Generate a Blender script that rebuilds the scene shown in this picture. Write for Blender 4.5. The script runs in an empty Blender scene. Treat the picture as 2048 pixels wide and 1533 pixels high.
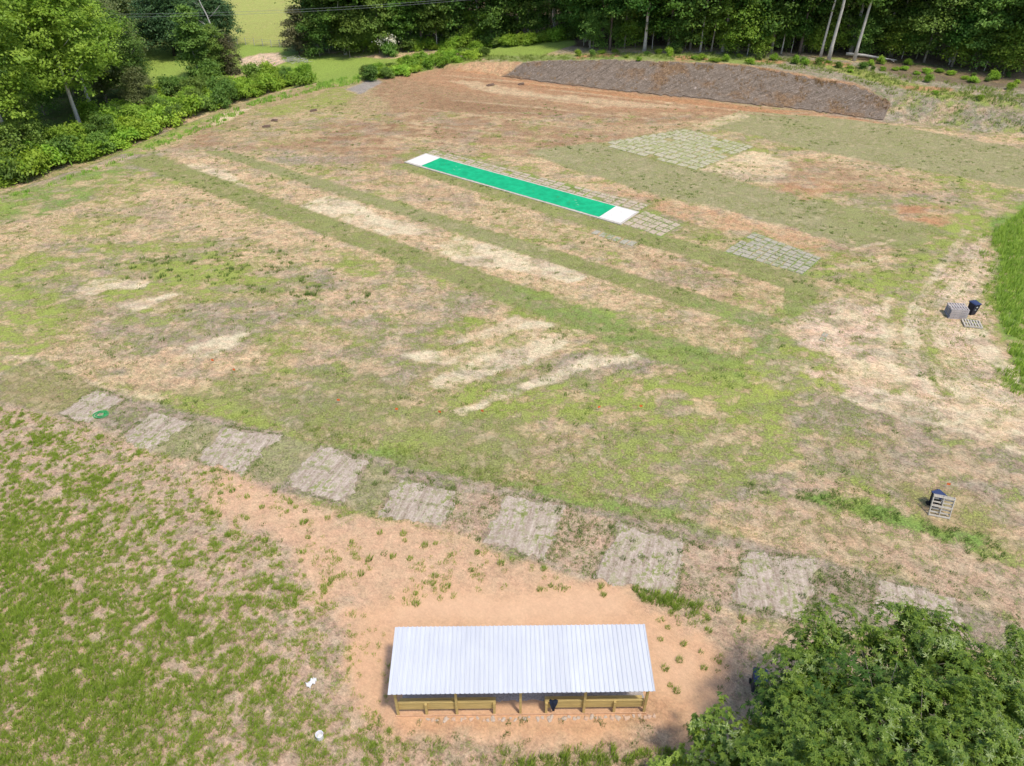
import bpy, bmesh, math, random
import numpy as np
from mathutils import Vector, Matrix
S = bpy.context.scene
C = S.collection
R = math.radians
PI = math.pi
rng = np.random.default_rng(7)
random.seed(7)

# ------------------------------------------------------------------ camera, light, exposure
F_PX, PITCH, CAM_H = 1420.0, R(37.0), 27.5          # focal length in photo pixels, downward pitch, height
cam_d = bpy.data.cameras.new('camera'); cam = bpy.data.objects.new('camera', cam_d); C.objects.link(cam)
cam.location = (0, 0, CAM_H); cam.rotation_euler = (PI/2 - PITCH, 0, 0)
cam_d.sensor_width = 36; cam_d.lens = 36*F_PX/2048; cam_d.clip_end = 3000; cam_d.clip_start = 0.5
S.camera = cam
S.render.resolution_x, S.render.resolution_y = 1024, 766
SUN_EL, SUN_AZ = R(66), R(138)                       # sun over the right shoulder: from +x, -y
w = bpy.data.worlds.new('World'); S.world = w; w.use_nodes = True
wn = w.node_tree.nodes; sky = wn.new('ShaderNodeTexSky'); sky.sky_type = 'NISHITA'; sky.sun_disc = False
sky.sun_elevation = SUN_EL; sky.sun_rotation = SUN_AZ; sky.air_density = 1.0; sky.dust_density = 1.5
w.node_tree.links.new(sky.outputs[0], wn['Background'].inputs[0]); wn['Background'].inputs[1].default_value = 0.15
sd = bpy.data.lights.new('sun', 'SUN'); sd.energy = 2.35; sd.angle = R(6); sd.color = (1.0, 0.94, 0.83)
sun = bpy.data.objects.new('sun', sd); C.objects.link(sun)
to_sun = Vector((math.cos(SUN_EL)*math.sin(SUN_AZ), math.cos(SUN_EL)*math.cos(SUN_AZ), math.sin(SUN_EL)))
sun.rotation_euler = to_sun.to_track_quat('Z', 'Y').to_euler()
S.view_settings.view_transform = 'Standard'; S.view_settings.look = 'None'
S.view_settings.exposure = 0.48; S.view_settings.gamma = 1

# ------------------------------------------------------------------ helpers
def tag(o, label=None, cat=None, group=None, kind=None):
    if label: o['label'] = label
    if cat: o['category'] = cat
    if group: o['group'] = group
    if kind: o['kind'] = kind
    return o
def empty(name, loc=(0,0,0), rz=0, label=None, cat=None, group=None):
    o = bpy.data.objects.new(name, None); C.objects.link(o); o.location = loc; o.rotation_euler = (0, 0, rz)
    o.empty_display_size = 0.2
    return tag(o, label, cat, group)
def kids(o): return KID.get(o.name, [])
KID = {}
def mesh_obj(name, me, parent=None):
    o = bpy.data.objects.new(name, me); C.objects.link(o)
    if parent: o.parent = parent; KID.setdefault(parent.name, []).append(o)
    return o
def copy_tree(o, parent=None):
    c = o.copy(); C.objects.link(c); c.parent = parent
    if parent: KID.setdefault(parent.name, []).append(c)
    for ch in list(kids(o)): copy_tree(ch, c)
    return c
def np_mesh(name, V, Fa, mat=None, attrs=None, smooth=False):
    """V (n,3), Fa (m,k) uniform faces"""
    me = bpy.data.meshes.new(name); V = np.asarray(V, np.float32); Fa = np.asarray(Fa, np.int32)
    n, (m, k) = len(V), Fa.shape
    me.vertices.add(n); me.vertices.foreach_set('co', V.ravel())
    me.loops.add(m*k); me.loops.foreach_set('vertex_index', Fa.ravel())
    me.polygons.add(m); me.polygons.foreach_set('loop_start', np.arange(0, m*k, k, dtype=np.int32))
    me.polygons.foreach_set('loop_total', np.full(m, k, np.int32))
    if smooth: me.polygons.foreach_set('use_smooth', np.ones(m, bool))
    me.update(calc_edges=True)
    for an, (typ, dat) in (attrs or {}).items():
        a = me.attributes.new(an, typ, 'POINT')
        a.data.foreach_set('value' if typ == 'FLOAT' else 'color', np.asarray(dat, np.float32).ravel())
    if mat: me.materials.append(mat)
    return me
class MB:
    """collects simple solids into one mesh"""
    def __init__(s): s.v = []; s.f = []
    def add(s, v, f):
        b = len(s.v); s.v += [tuple(p) for p in v]; s.f += [[i+b for i in q] for q in f]
    def box(s, c, d, rz=0, M=None):
        x, y, z = d[0]/2, d[1]/2, d[2]/2
        v = [Vector((a*x, b*y, e*z)) for a in (-1,1) for b in (-1,1) for e in (-1,1)]
        m = M if M else Matrix.Rotation(rz, 3, 'Z')
        v = [m @ p + Vector(c) for p in v]
        s.add(v, [(0,1,3,2),(4,6,7,5),(0,4,5,1),(2,3,7,6),(0,2,6,4),(1,5,7,3)])
    def tube(s, pts, rad, n=8, cap=True):
        pts = [Vector(p) for p in pts]; b = len(s.v); rad = rad if hasattr(rad, '__len__') else [rad]*len(pts)
        up = None
        for i, p in enumerate(pts):
            t = (pts[min(i+1, len(pts)-1)] - pts[max(i-1, 0)]).normalized()
            if up is None: up = t.orthogonal().normalized()
            up = (up - t*up.dot(t)).normalized(); q = t.cross(up)
            for k in range(n):
                a = 2*PI*k/n; s.v.append(tuple(p + (up*math.cos(a) + q*math.sin(a))*rad[i]))
        for i in range(len(pts)-1):
            for k in range(n):
                k2 = (k+1) % n; s.f.append([b+i*n+k, b+i*n+k2, b+(i+1)*n+k2, b+(i+1)*n+k])
        if cap: s.f.append([b+k for k in range(n)][::-1]); s.f.append([b+(len(pts)-1)*n+k for k in range(n)])
    def build(s, name, mat, parent=None, bevel=0, smooth=False):
        me = bpy.data.meshes.new(name); me.from_pydata(s.v, [], s.f); me.update()
        if bevel:
            bm = bmesh.new(); bm.from_mesh(me)
            bmesh.ops.bevel(bm, geom=list(bm.edges), offset=bevel, segments=1, affect='EDGES'); bm.to_mesh(me); bm.free()
        if smooth: me.polygons.foreach_set('use_smooth', [True]*len(me.polygons))
        if mat: me.materials.append(mat)
        return mesh_obj(name, me, parent)

# ---- numpy noise
def _h(ix, iy, s):
    n = (ix.astype(np.int64)*374761393 + iy.astype(np.int64)*668265263 + s*1442695041) & 0xffffffff
    n = ((n ^ (n >> 13))*1274126177) & 0xffffffff
    return ((n ^ (n >> 16)) & 0xffffff)/float(0xffffff)
def vnoise(x, y, s=0):
    ix, iy = np.floor(x), np.floor(y); fx, fy = x-ix, y-iy; fx = fx*fx*(3-2*fx); fy = fy*fy*(3-2*fy)
    a, b, c, d = _h(ix,iy,s), _h(ix+1,iy,s), _h(ix,iy+1,s), _h(ix+1,iy+1,s)
    return (a*(1-fx)+b*fx)*(1-fy) + (c*(1-fx)+d*fx)*fy
def fbm(x, y, s=0, o=4):
    x = np.asarray(x, float); y = np.asarray(y, float); r = 0; a = 1; t = 0
    for i in range(o):
        r = r + a*vnoise(x*2**i + 17.3*i, y*2**i - 9.1*i, s+i); t += a; a *= .55
    return r/t
def sstep(a, b, x):
    t = np.clip((x-a)/(b-a), 0, 1); return t*t*(3-2*t)
def seg_dist(px, py, poly, closed=True):
    """min distance to the edges; also index/param of nearest"""
    n = len(poly); best = np.full(px.shape, 1e9); prm = np.zeros(px.shape)
    for i in range(n if closed else n-1):
        ax, ay = poly[i]; bx, by = poly[(i+1) % n]; dx, dy = bx-ax, by-ay
        t = np.clip(((px-ax)*dx+(py-ay)*dy)/(dx*dx+dy*dy+1e-9), 0, 1)
        d = np.hypot(px-ax-t*dx, py-ay-t*dy); m = d < best
        best = np.where(m, d, best); prm = np.where(m, i+t, prm)
    return best, prm
def inside(px, py, poly):
    r = np.zeros(px.shape, bool); n = len(poly)
    for i in range(n):
        ax, ay = poly[i]; bx, by = poly[(i+1) % n]
        c = ((ay > py) != (by > py)); xx = ax + (py-ay)/((by-ay) if by != ay else 1e-9)*(bx-ax)
        r ^= c & (px < xx)
    return r

# ---- the survey: a bearing in the photograph -> a point on the land
sp, cp = math.sin(PITCH), math.cos(PITCH)
def flat(px, py, z=0.0):
    u, v = px-1024, py-766.5; t = (CAM_H-z)/(F_PX*sp + v*cp)
    return (u*t, (F_PX*cp - v*sp)*t)
# bank behind the field: toe line with height of the bank
TOE = [flat(*p) for p in [(840,128),(905,142),(1010,154),(1100,166),(1250,183),(1400,198),(1600,219),(1768,241),(1900,258),(2048,276),(2300,300)]]
TOE_H = [0.0,0.7,1.5,2.2,3.0,3.3,3.0,2.6,2.5,2.7,3.0]
# edge of the graded pad on the left, with the depth of the drop
EDGE = [flat(*p) for p in [(-500,520),(-200,450),(0,398),(240,318),(300,288),(420,238),(520,205),(640,172),(760,142),(860,126),(960,112)]]
EDGE_H = [2.5,2.5,2.5,2.8,2.8,2.6,2.3,1.6,.8,.3,0.0]
def side(px, py, line):
    """positive to the left of a directed polyline, using its nearest segment"""
    d, prm = seg_dist(px, py, line, False); i = np.clip(prm.astype(int), 0, len(line)-2)
    L = np.array(line); a = L[i]; b = L[i+1]
    cr = (b[...,0]-a[...,0])*(py-a[...,1]) - (b[...,1]-a[...,1])*(px-a[...,0])
    return np.where(cr > 0, d, -d), prm
def H(x, y):
    x = np.asarray(x, float); y = np.asarray(y, float)
    d, prm = side(x, y, TOE); h = np.interp(prm, range(len(TOE)), TOE_H); far = np.clip(d-2*h, 0, 60)
    z = h*sstep(0, 1, np.clip(d/(2*h+.3), 0, 1)) + far*0.035*np.clip(h/2, 0, 1)
    e, pe = side(x, y, EDGE); k = np.interp(pe, range(len(EDGE)), EDGE_H); ee = np.clip(e, 0, None)
    z = z - np.where(e > 0, k*sstep(0, 9, ee)*(1-sstep(45, 110, ee)), 0)
    z = z + 0.10*(fbm(x*.13, y*.13, 3, 3)-.5)*sstep(22, 35, y)
    return z
def at(px, py, lift=0.0):
    z = 0.0
    for _ in range(14):
        x, y = flat(px, py, z); z = .5*z + .5*float(H(x, y))
    return Vector((x, y, float(H(x, y))+lift))

# ------------------------------------------------------------------ materials
def new_mat(name):
    m = bpy.data.materials.new(name); m.use_nodes = True; nt = m.node_tree; b = nt.nodes['Principled BSDF']
    return m, nt, b
def nd(nt, typ, **k):
    n = nt.nodes.new(typ)
    for a, v in k.items(): setattr(n, a, v)
    return n
def math_n(nt, op, a, b=None, c=None, clamp=False):
    n = nd(nt, 'ShaderNodeMath', operation=op); n.use_clamp = clamp
    for i, v in enumerate((a, b, c)):
        if v is None: continue
        if hasattr(v, 'links') or hasattr(v, 'is_linked'): nt.links.new(v, n.inputs[i])
        else: n.inputs[i].default_value = v
    return n.outputs[0]
def mixc(nt, fac, a, b, mode='MIX'):
    n = nd(nt, 'ShaderNodeMix', data_type='RGBA', blend_type=mode)
    for i, v in ((0, fac), (6, a), (7, b)):
        if hasattr(v, 'is_linked'): nt.links.new(v, n.inputs[i])
        elif i == 0: n.inputs[0].default_value = v
        else: n.inputs[i].default_value = (*v, 1) if len(v) == 3 else v
    return n.outputs[2]
def noise(nt, scale, detail=4, rough=.6, vec=None, dist=0):
    n = nd(nt, 'ShaderNodeTexNoise'); n.inputs['Scale'].default_value = scale; n.inputs['Detail'].default_value = detail
    n.inputs['Roughness'].default_value = rough; n.inputs['Distortion'].default_value = dist
    if vec is not None: nt.links.new(vec, n.inputs['Vector'])
    return n.outputs['Fac']
def maprange(nt, v, a, b, c, d, smooth=False):
    n = nd(nt, 'ShaderNodeMapRange'); n.interpolation_type = 'SMOOTHSTEP' if smooth else 'LINEAR'
    for i, q in enumerate((v, a, b, c, d)):
        if hasattr(q, 'is_linked'): nt.links.new(q, n.inputs[i])
        else: n.inputs[i].default_value = q
    return n.outputs[0]
def bump(nt, h, strength, dist, b):
    n = nd(nt, 'ShaderNodeBump'); n.inputs['Strength'].default_value = strength; n.inputs['Distance'].default_value = dist
    nt.links.new(h, n.inputs['Height']); nt.links.new(n.outputs[0], b.inputs['Normal'])
def plain(name, col, rough=.6, var=.15, scale=6, metal=0, bmp=.0, spec=.3):
    m, nt, b = new_mat(name); tc = nd(nt, 'ShaderNodeTexCoord')
    f = noise(nt, scale, 6, .65, tc.outputs['Object'])
    c = mixc(nt, maprange(nt, f, .3, .7, 0, 1), tuple(x*(1-var) for x in col), tuple(min(x*(1+var), .95) for x in col))
    nt.links.new(c, b.inputs['Base Color']); b.inputs['Roughness'].default_value = rough
    b.inputs['Metallic'].default_value = metal; b.inputs['Specular IOR Level'].default_value = spec
    if bmp: bump(nt, f, bmp, .02, b)
    return m
def leafy(name, a, b_, trans=.35, rough=.5, objvar=.25, spec=.25, upn=.45):
    """two-tone foliage; per-leaf tone from the 'rnd' attribute, per-plant tone from Object Info"""
    m, nt, b = new_mat(name)
    at_ = nd(nt, 'ShaderNodeAttribute', attribute_name='rnd'); oi = nd(nt, 'ShaderNodeObjectInfo')
    c = mixc(nt, at_.outputs['Fac'], a, b_)
    hs = nd(nt, 'ShaderNodeHueSaturation'); nt.links.new(c, hs.inputs['Color'])
    nt.links.new(maprange(nt, oi.outputs['Random'], 0, 1, .5-.035*objvar*4*.5, .5+.03*objvar*4*.5), hs.inputs['Hue'])
    r2 = math_n(nt, 'FRACT', math_n(nt, 'MULTIPLY', oi.outputs['Random'], 7.31))
    nt.links.new(maprange(nt, r2, 0, 1, 1-objvar, 1+objvar), hs.inputs['Value'])
    hs.inputs['Saturation'].default_value = 1.0
    c = hs.outputs[0]
    nt.links.new(c, b.inputs['Base Color']); b.inputs['Roughness'].default_value = rough; b.inputs['Specular IOR Level'].default_value = spec
    ge = nd(nt, 'ShaderNodeNewGeometry'); vm = nd(nt, 'ShaderNodeMix', data_type='VECTOR'); vm.inputs[0].default_value = upn
    nt.links.new(ge.outputs['Normal'], vm.inputs[4]); vm.inputs[5].default_value = (0, 0, 1)
    vn = nd(nt, 'ShaderNodeVectorMath', operation='NORMALIZE'); nt.links.new(vm.outputs[1], vn.inputs[0]); nt.links.new(vn.outputs[0], b.inputs['Normal'])
    tr = nd(nt, 'ShaderNodeBsdfTranslucent'); c2 = mixc(nt, 1.0, c, (1.0, 1.0, .5), 'MULTIPLY'); nt.links.new(c2, tr.inputs['Color'])
    mx = nd(nt, 'ShaderNodeMixShader'); mx.inputs[0].default_value = trans
    nt.links.new(b.outputs[0], mx.inputs[1]); nt.links.new(tr.outputs[0], mx.inputs[2])
    nt.links.new(mx.outputs[0], nt.nodes['Material Output'].inputs['Surface'])
    return m

# ------------------------------------------------------------------ ground sheet
def axis(parts):
    r = []
    for a, b, s in parts: r += list(np.arange(a, b-1e-6, s))
    return np.array(r)
gx = axis([(-900,-300,60),(-300,-120,10),(-120,-84,2),(-84,84,.26),(84,120,2),(120,300,10),(300,901,60)])
gy = axis([(-200,0,20),(0,11,1),(11,60,.18),(60,130,.36),(130,200,1.2),(200,300,8),(300,1501,60)])
GX, GY = np.meshgrid(gx, gy); N = GX.size; X = GX.ravel(); Y = GY.ravel()
# classes: soil colour, plant colour, plant cover, coarse texture strength
K = dict(
 mix   =((.455,.345,.20),(.29,.30,.085),.42,1.0), pink =((.545,.385,.235),(.31,.30,.10),.30,1.1),
 mauve =((.375,.29,.22),(.25,.265,.10),.40,.95), straw=((.61,.475,.305),(.38,.35,.15),.20,1.0),
 cream =((.62,.51,.345),(.38,.36,.16),.14,.8), brown=((.345,.22,.13),(.28,.23,.085),.26,1.0),
 dbrown=((.26,.15,.085),(.24,.19,.075),.18,.95), rust =((.43,.23,.12),(.30,.25,.09),.20,1.0),
 redsoil=((.41,.235,.135),(.30,.24,.09),.18,1.0),
 olive =((.375,.32,.18),(.29,.28,.125),.50,.5), olive2=((.34,.29,.14),(.24,.26,.075),.52,.6),
 strip =((.335,.29,.14),(.24,.255,.085),.56,.6), verde=((.35,.32,.14),(.17,.28,.055),.58,.75),
 lime  =((.44,.35,.175),(.28,.34,.065),.58,.9), lime2=((.46,.39,.18),(.34,.38,.065),.62,.75),
 sand  =((.585,.355,.21),(.27,.28,.08),.05,.24), sandp=((.62,.39,.24),(.27,.28,.08),.02,.12),
 psoil =((.49,.345,.235),(.24,.28,.08),.34,.9), gsoil=((.47,.335,.235),(.22,.29,.06),.30,.95),
 dirt  =((.62,.45,.325),(.31,.32,.09),.28,1.05), past =((.29,.32,.09),(.25,.34,.065),.72,.7),
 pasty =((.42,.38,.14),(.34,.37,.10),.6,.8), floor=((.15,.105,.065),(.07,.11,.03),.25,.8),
 under =((.18,.15,.085),(.10,.16,.035),.6,.8), blank=((.19,.135,.11),(.17,.12,.07),.22,1.0),
 bankv =((.33,.275,.21),(.22,.255,.09),.40,1.1), hay=((.42,.305,.17),(.33,.28,.11),.42,.8),
 grav =((.31,.27,.235),(.3,.27,.2),.1,.6))
soil = np.empty((N,3)); grs = np.empty((N,3)); cov = np.empty(N); tex = np.empty(N)
def setk(k): 
    s, g, c, t = K[k]; soil[:] = s; grs[:] = g; cov[:] = c; tex[:] = t
setk('mix')
def blend(w, k, idx=slice(None)):
    s, g, c, t = K[k]; w_ = w[:,None]
    soil[idx] += (np.array(s)-soil[idx])*w_; grs[idx] += (np.array(g)-grs[idx])*w_
    cov[idx] += (c-cov[idx])*w; tex[idx] += (t-tex[idx])*w
# natural patchwork everywhere first
blend(sstep(.50,.60, fbm(X*.10,Y*.16,11,5)), 'pink'); blend(sstep(.53,.62, fbm(X*.12+9,Y*.2,23,5)), 'lime')
blend(sstep(.56,.66, fbm(X*.14+31,Y*.18,37,5)), 'mauve')
wx1, wy1 = fbm(X*.35,Y*.35,51,3)-.5, fbm(X*.35,Y*.35,77,3)-.5
wx2, wy2 = fbm(X*1.6,Y*1.6,81,3)-.5, fbm(X*1.6,Y*1.6,97,3)-.5
PATCH = fbm(X*.8,Y*1.1,131,4)
def paint(poly, k, soft=.6, warp=1.0, op=1.0, ragged=0.0):
    P = [tuple(at(*p)[:2]) for p in poly]; A = np.array(P); m = 3+soft+warp
    idx = np.where((X > A[:,0].min()-m) & (X < A[:,0].max()+m) & (Y > A[:,1].min()-m) & (Y < A[:,1].max()+m))[0]
    if not len(idx): return
    px = X[idx] + warp*(3*wx1[idx] + 1.2*wx2[idx]); py = Y[idx] + warp*(3*wy1[idx] + 1.2*wy2[idx])
    d, _ = seg_dist(px, py, P); d = np.where(inside(px, py, P), d, -d)
    if ragged: d = d + ragged*(PATCH[idx]-.5)*6
    blend(sstep(-soft/2, soft/2, d)*op, k, idx)
# --- beyond the field
paint([(-600,-120),(2700,-120),(2700,150),(2048,150),(1800,130),(1650,105),(1500,98),(1180,92),(1000,88),(700,100),(560,110),(420,160),(260,215),(0,300),(-600,400)],'under',2,1)
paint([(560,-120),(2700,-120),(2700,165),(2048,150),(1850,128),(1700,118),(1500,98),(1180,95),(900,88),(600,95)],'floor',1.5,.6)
paint([(270,105),(350,90),(480,92),(640,112),(760,118),(900,115),(760,150),(660,172),(540,150),(480,140),(420,165),(300,170)],'past',1,.5)
paint([(440,-60),(600,-60),(600,60),(560,92),(470,88),(440,40)],'pasty',1,.5)
paint([(465,90),(580,95),(560,108),(470,106)],'past',.8,.4)
paint([(930,100),(1000,96),(1145,72),(1150,90),(1080,112),(950,118)],'past',.8,.3)
paint([(480,118),(520,108),(560,106),(575,125),(530,138),(485,134)],'dirt',.6,.5)
paint([(215,215),(290,190),(330,205),(240,240)],'dirt',.6,.5)
# --- verge between bank and woods
paint([(900,118),(1130,112),(1500,103),(1660,118),(1800,140),(2048,172),(2300,200),(2300,330),(2048,275),(1775,238),(1780,205),(1700,168),(1500,132),(1045,124)],'bankv',1,.5)
paint([(940,118),(1200,108),(1480,112),(1560,128),(1480,130),(1045,123)],'past',1,.5,.6)
paint([(1600,128),(1700,132),(1850,172),(2048,212),(2048,228),(1850,190),(1720,155)],'lime',1,.5,.9)
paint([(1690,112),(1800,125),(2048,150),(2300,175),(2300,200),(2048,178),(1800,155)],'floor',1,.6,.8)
for q in [[(1340,112),(1400,112),(1420,122),(1350,124)],[(1500,115),(1580,122),(1560,128),(1500,122)],[(1150,112),(1230,106),(1240,112),(1160,118)],[(1600,118),(1700,128),(1690,136),(1610,128)],[(1800,172),(1900,175),(1900,182),(1820,180)]]: paint(q,'rust',.8,.6,.9)
paint([(1300,124),(1500,131),(1700,165),(1775,203),(1790,225),(1770,215),(1700,175),(1480,137),(1300,128)],'rust',.8,.3,.8)
# --- brown upper field
paint([(330,300),(420,245),(640,190),(740,160),(890,132),(1010,152),(1400,198),(1765,242),(1700,250),(1480,228),(1400,250),(1200,290),(1040,312),(880,312),(780,335),(600,300),(420,300)],'brown',2.5,.8)
paint([(560,200),(740,165),(780,220),(640,280),(440,290),(420,255)],'mix',2,1,.6,.5)
paint([(560,215),(700,190),(720,230),(600,260)],'lime',1.5,1,.3,.5)
paint([(780,150),(900,128),(1250,182),(1700,236),(1480,232),(1200,220),(900,180)],'redsoil',2.5,.7,.7)
paint([(880,160),(950,165),(1100,190),(1250,200),(1400,215),(1200,215),(1000,190)],'straw',1.2,.6,.5,.4)
paint([(830,185),(1000,210),(1150,240),(1000,230),(850,215)],'dbrown',2,1,.5)
paint([(1010,225),(1150,250),(1400,245),(1300,265),(1100,262)],'pink',2,1,.5,.4)
paint([(640,240),(800,250),(900,285),(760,300),(600,280)],'dbrown',2,1,.6)
paint([(760,270),(1050,290),(1000,312),(800,300)],'pink',2,1,.55,.4)
paint([(400,250),(470,216),(560,186),(670,168),(690,176),(610,198),(500,226),(430,256)],'hay',.8,.5)
paint([(415,247),(450,228),(500,214),(480,232),(430,252)],'straw',.5,.4)
paint([(500,222),(620,192),(700,170),(760,160),(700,205),(560,228)],'lime',1,.8,.6)
paint([(690,180),(745,158),(765,165),(720,190)],'grav',.6,.4)
paint([(905,142),(945,125),(1045,124),(1003,152)],'rust',.5,.3); paint([(915,138),(960,123),(1040,126),(1003,150)],'pink',.5,.4,.5)
paint([(1003,153),(1047,125),(1130,121),(1300,124),(1500,134),(1700,170),(1782,206),(1766,241),(1600,219),(1400,198),(1250,183),(1100,166)],'blank',.5,.25)
paint([(1003,156),(1250,186),(1400,202),(1600,223),(1768,245),(1860,258),(1980,275),(2048,285),(2048,300),(1900,272),(1700,252),(1560,228),(1400,212),(1200,190),(1050,170)],'rust',.8,.4,.9)
paint([(1650,238),(1800,250),(2048,285),(2048,298),(1860,272),(1700,250)],'straw',1,.5,.6)
paint([(2048,255),(1990,262),(1880,272),(2048,310)],'pink',1,.6,.6)
# --- olive seeded blocks
paint([(1405,252),(1480,222),(1620,232),(1770,248),(2048,298),(2300,345),(2300,440),(2048,378),(1900,350),(1760,328),(1620,300),(1520,275)],'olive',.5,.25)
paint([(1050,303),(1190,285),(1380,335),(1560,385),(1640,400),(1760,430),(1930,470),(1860,525),(1740,505),(1600,462),(1450,420),(1300,385),(1160,345)],'olive',.5,.25)
paint([(1380,250),(1480,225),(1500,232),(1420,262)],'straw',.5,.3,.6)
paint([(1640,400),(1930,470),(1860,525),(1700,495)],'strip',1.5,1,.6)
paint([(1395,335),(1430,300),(1530,303),(1595,335),(1570,372),(1480,358)],'straw',.8,.5,.9,.3)
paint([(1500,290),(1620,305),(1780,340),(1740,345),(1600,322)],'pink',.8,.5,.8)
paint([(1590,318),(1660,325),(1780,350),(1900,380),(1800,392),(1600,390),(1540,375)],'brown',1,.9,.8,.4)
paint([(1560,368),(1680,365),(1700,390),(1600,395)],'rust',1,.8,.6,.4)
paint([(1650,320),(1800,345),(1940,370),(1960,400),(1800,380)],'pink',1,1,.5,.5)
paint([(1780,408),(1880,410),(1930,432),(1880,455),(1800,440)],'rust',1,.7,.95)
paint([(1700,385),(1800,400),(1780,430),(1700,415)],'olive2',1.5,1,.7)
paint([(1900,360),(2048,390),(2048,440),(1960,480),(1900,440),(1940,410)],'lime',1.5,1,.7,.5)
paint([(1060,312),(1160,345),(1300,387),(1450,425),(1640,475),(1630,498),(1560,480),(1280,425),(1120,372),(1020,322)],'pink',.6,.4)
paint([(1180,360),(1300,392),(1450,430),(1640,478),(1700,500),(1650,520),(1480,470),(1300,430)],'rust',1.2,.8,.55,.3)
paint([(1650,490),(1800,500),(1740,530),(1640,525)],'brown',1,.7,.8)
paint([(780,310),(860,300),(1000,330),(1290,415),(1460,470),(1450,490),(1240,452),(815,326)],'olive2',.5,.3,.8)
paint([(1240,448),(1300,425),(1370,440),(1340,475)],'mauve',.5,.3,.9)
# --- between the strips
paint([(300,300),(420,298),(640,345),(790,330),(1000,390),(1240,455),(1450,500),(1560,560),(1600,610),(1540,665),(1500,735),(1290,655),(960,545),(640,430),(420,350)],'pink',.8,.6)
paint([(600,310),(780,330),(900,380),(1000,420),(860,410),(640,345)],'brown',1.5,1,.4,.4)
paint([(1280,500),(1420,520),(1560,580),(1480,610),(1340,560)],'brown',1.5,1,.5,.4)
paint([(960,420),(1200,470),(1300,520),(1200,530),(1000,470)],'mix',1.5,1,.6,.4)
paint([(1300,590),(1450,620),(1520,680),(1380,680),(1240,630)],'mix',1.5,1,.7,.4)
paint([(362,332),(400,328),(470,352),(500,375),(440,360)],'cream',.4,.4,.8)
paint([(588,412),(650,392),(700,400),(760,432),(865,458),(850,468),(770,470),(700,445),(640,425)],'cream',.5,.5,.9)
paint([(862,492),(915,474),(1000,492),(1060,518),(1150,545),(1172,556),(1140,568),(1040,540),(900,525)],'cream',.5,.5,.9)
paint([(1115,545),(1150,541),(1172,556),(1135,568)],'cream',.2,.1)
# --- left field
paint([(0,430),(120,405),(270,385),(360,360),(600,440),(770,510),(900,570),(860,600),(700,530),(460,480),(200,490),(0,500)],'pink',1.5,1.2,.9,.4)
paint([(560,560),(800,545),(960,600),(930,640),(820,690),(640,660)],'mauve',2,1.2,.7,.3)
paint([(570,590),(800,585),(820,620),(640,640)],'pink',1.5,1.2,.8,.4)
paint([(0,505),(130,500),(180,540),(120,620),(0,660)],'lime',2,1.2,.9,.4)
paint([(180,500),(420,470),(560,540),(640,580),(400,600),(260,540)],'lime',2,1.2,.8,.5)
paint([(640,500),(780,515),(820,560),(700,550)],'lime',1.2,1,.7,.4)
paint([(140,430),(260,440),(200,500),(100,470)],'lime2',1.2,1,.4,.5)
paint([(0,395),(240,322),(260,340),(120,420),(0,450)],'verde',1.5,.8,.8)
paint([(200,640),(480,600),(620,640),(500,700),(350,720),(180,700)],'mauve',2,1.4,.8,.4)
paint([(450,660),(640,630),(760,680),(600,700)],'lime',1.5,1.2,.6,.5)
paint([(600,700),(780,690),(880,730),(800,790),(620,780)],'mauve',1.5,1.2,.8,.4)
for q in [[(155,592),(170,572),(195,555),(240,553),(300,562),(285,578),(230,580),(200,590)],[(225,612),(280,600),(340,592),(372,592),(320,604),(275,622)],[(355,718),(385,695),(430,678),(500,668),(470,690),(430,712),(390,716)]]: paint(q,'cream',.5,.4,.95)
for q in [[(880,692),(960,660),(1030,630),(1110,655),(1095,662),(1020,662),(930,690)],[(800,705),(860,696),(920,715),(900,730),(820,722)],[(860,768),(960,712),(1080,680),(1150,684),(1040,728),(930,765),(880,775)],[(980,790),(1080,745),(1180,712),(1282,700),(1278,716),(1180,740),(1050,780),(920,825),(905,820)]]: paint(q,'cream',.4,.35,.95,.12)
paint([(1000,660),(1180,665),(1100,700),(900,735),(930,700)],'straw',.8,.8,.5)
# --- mown strips: straight on the ground
SA = [(247,322),(307,309),(1485,730),(1560,690),(1479,779)]
paint([(247,322),(307,309),(1485,730),(1479,779)],'strip',.3,.05)
paint([(1000,610),(1050,560),(1485,730),(1479,779)],'verde',3,1,.6,.3)
paint([(640,455),(700,445),(870,512),(1000,560),(960,570),(800,510)],'olive2',1,.6,.55,.3)
paint([(404,302),(464,304),(1560,638),(1529,664)],'strip',.3,.05)
paint([(404,302),(464,304),(1100,500),(1080,520)],'olive',1,.3,.6)
paint([(1400,600),(1560,638),(1529,664),(1380,615)],'verde',1,.6,.5,.2)
paint([(772,329),(815,326),(1245,451),(1453,503),(1648,558),(1567,576),(1302,494)],'strip',.3,.05)
paint([(1567,572),(1648,556),(1634,590),(1554,698),(1485,777),(1440,745),(1491,714),(1567,639)],'strip',.3,.1)
paint([(1600,620),(1554,698),(1485,777),(1440,750),(1491,714),(1567,645)],'verde',1,.3,.85)
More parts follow.
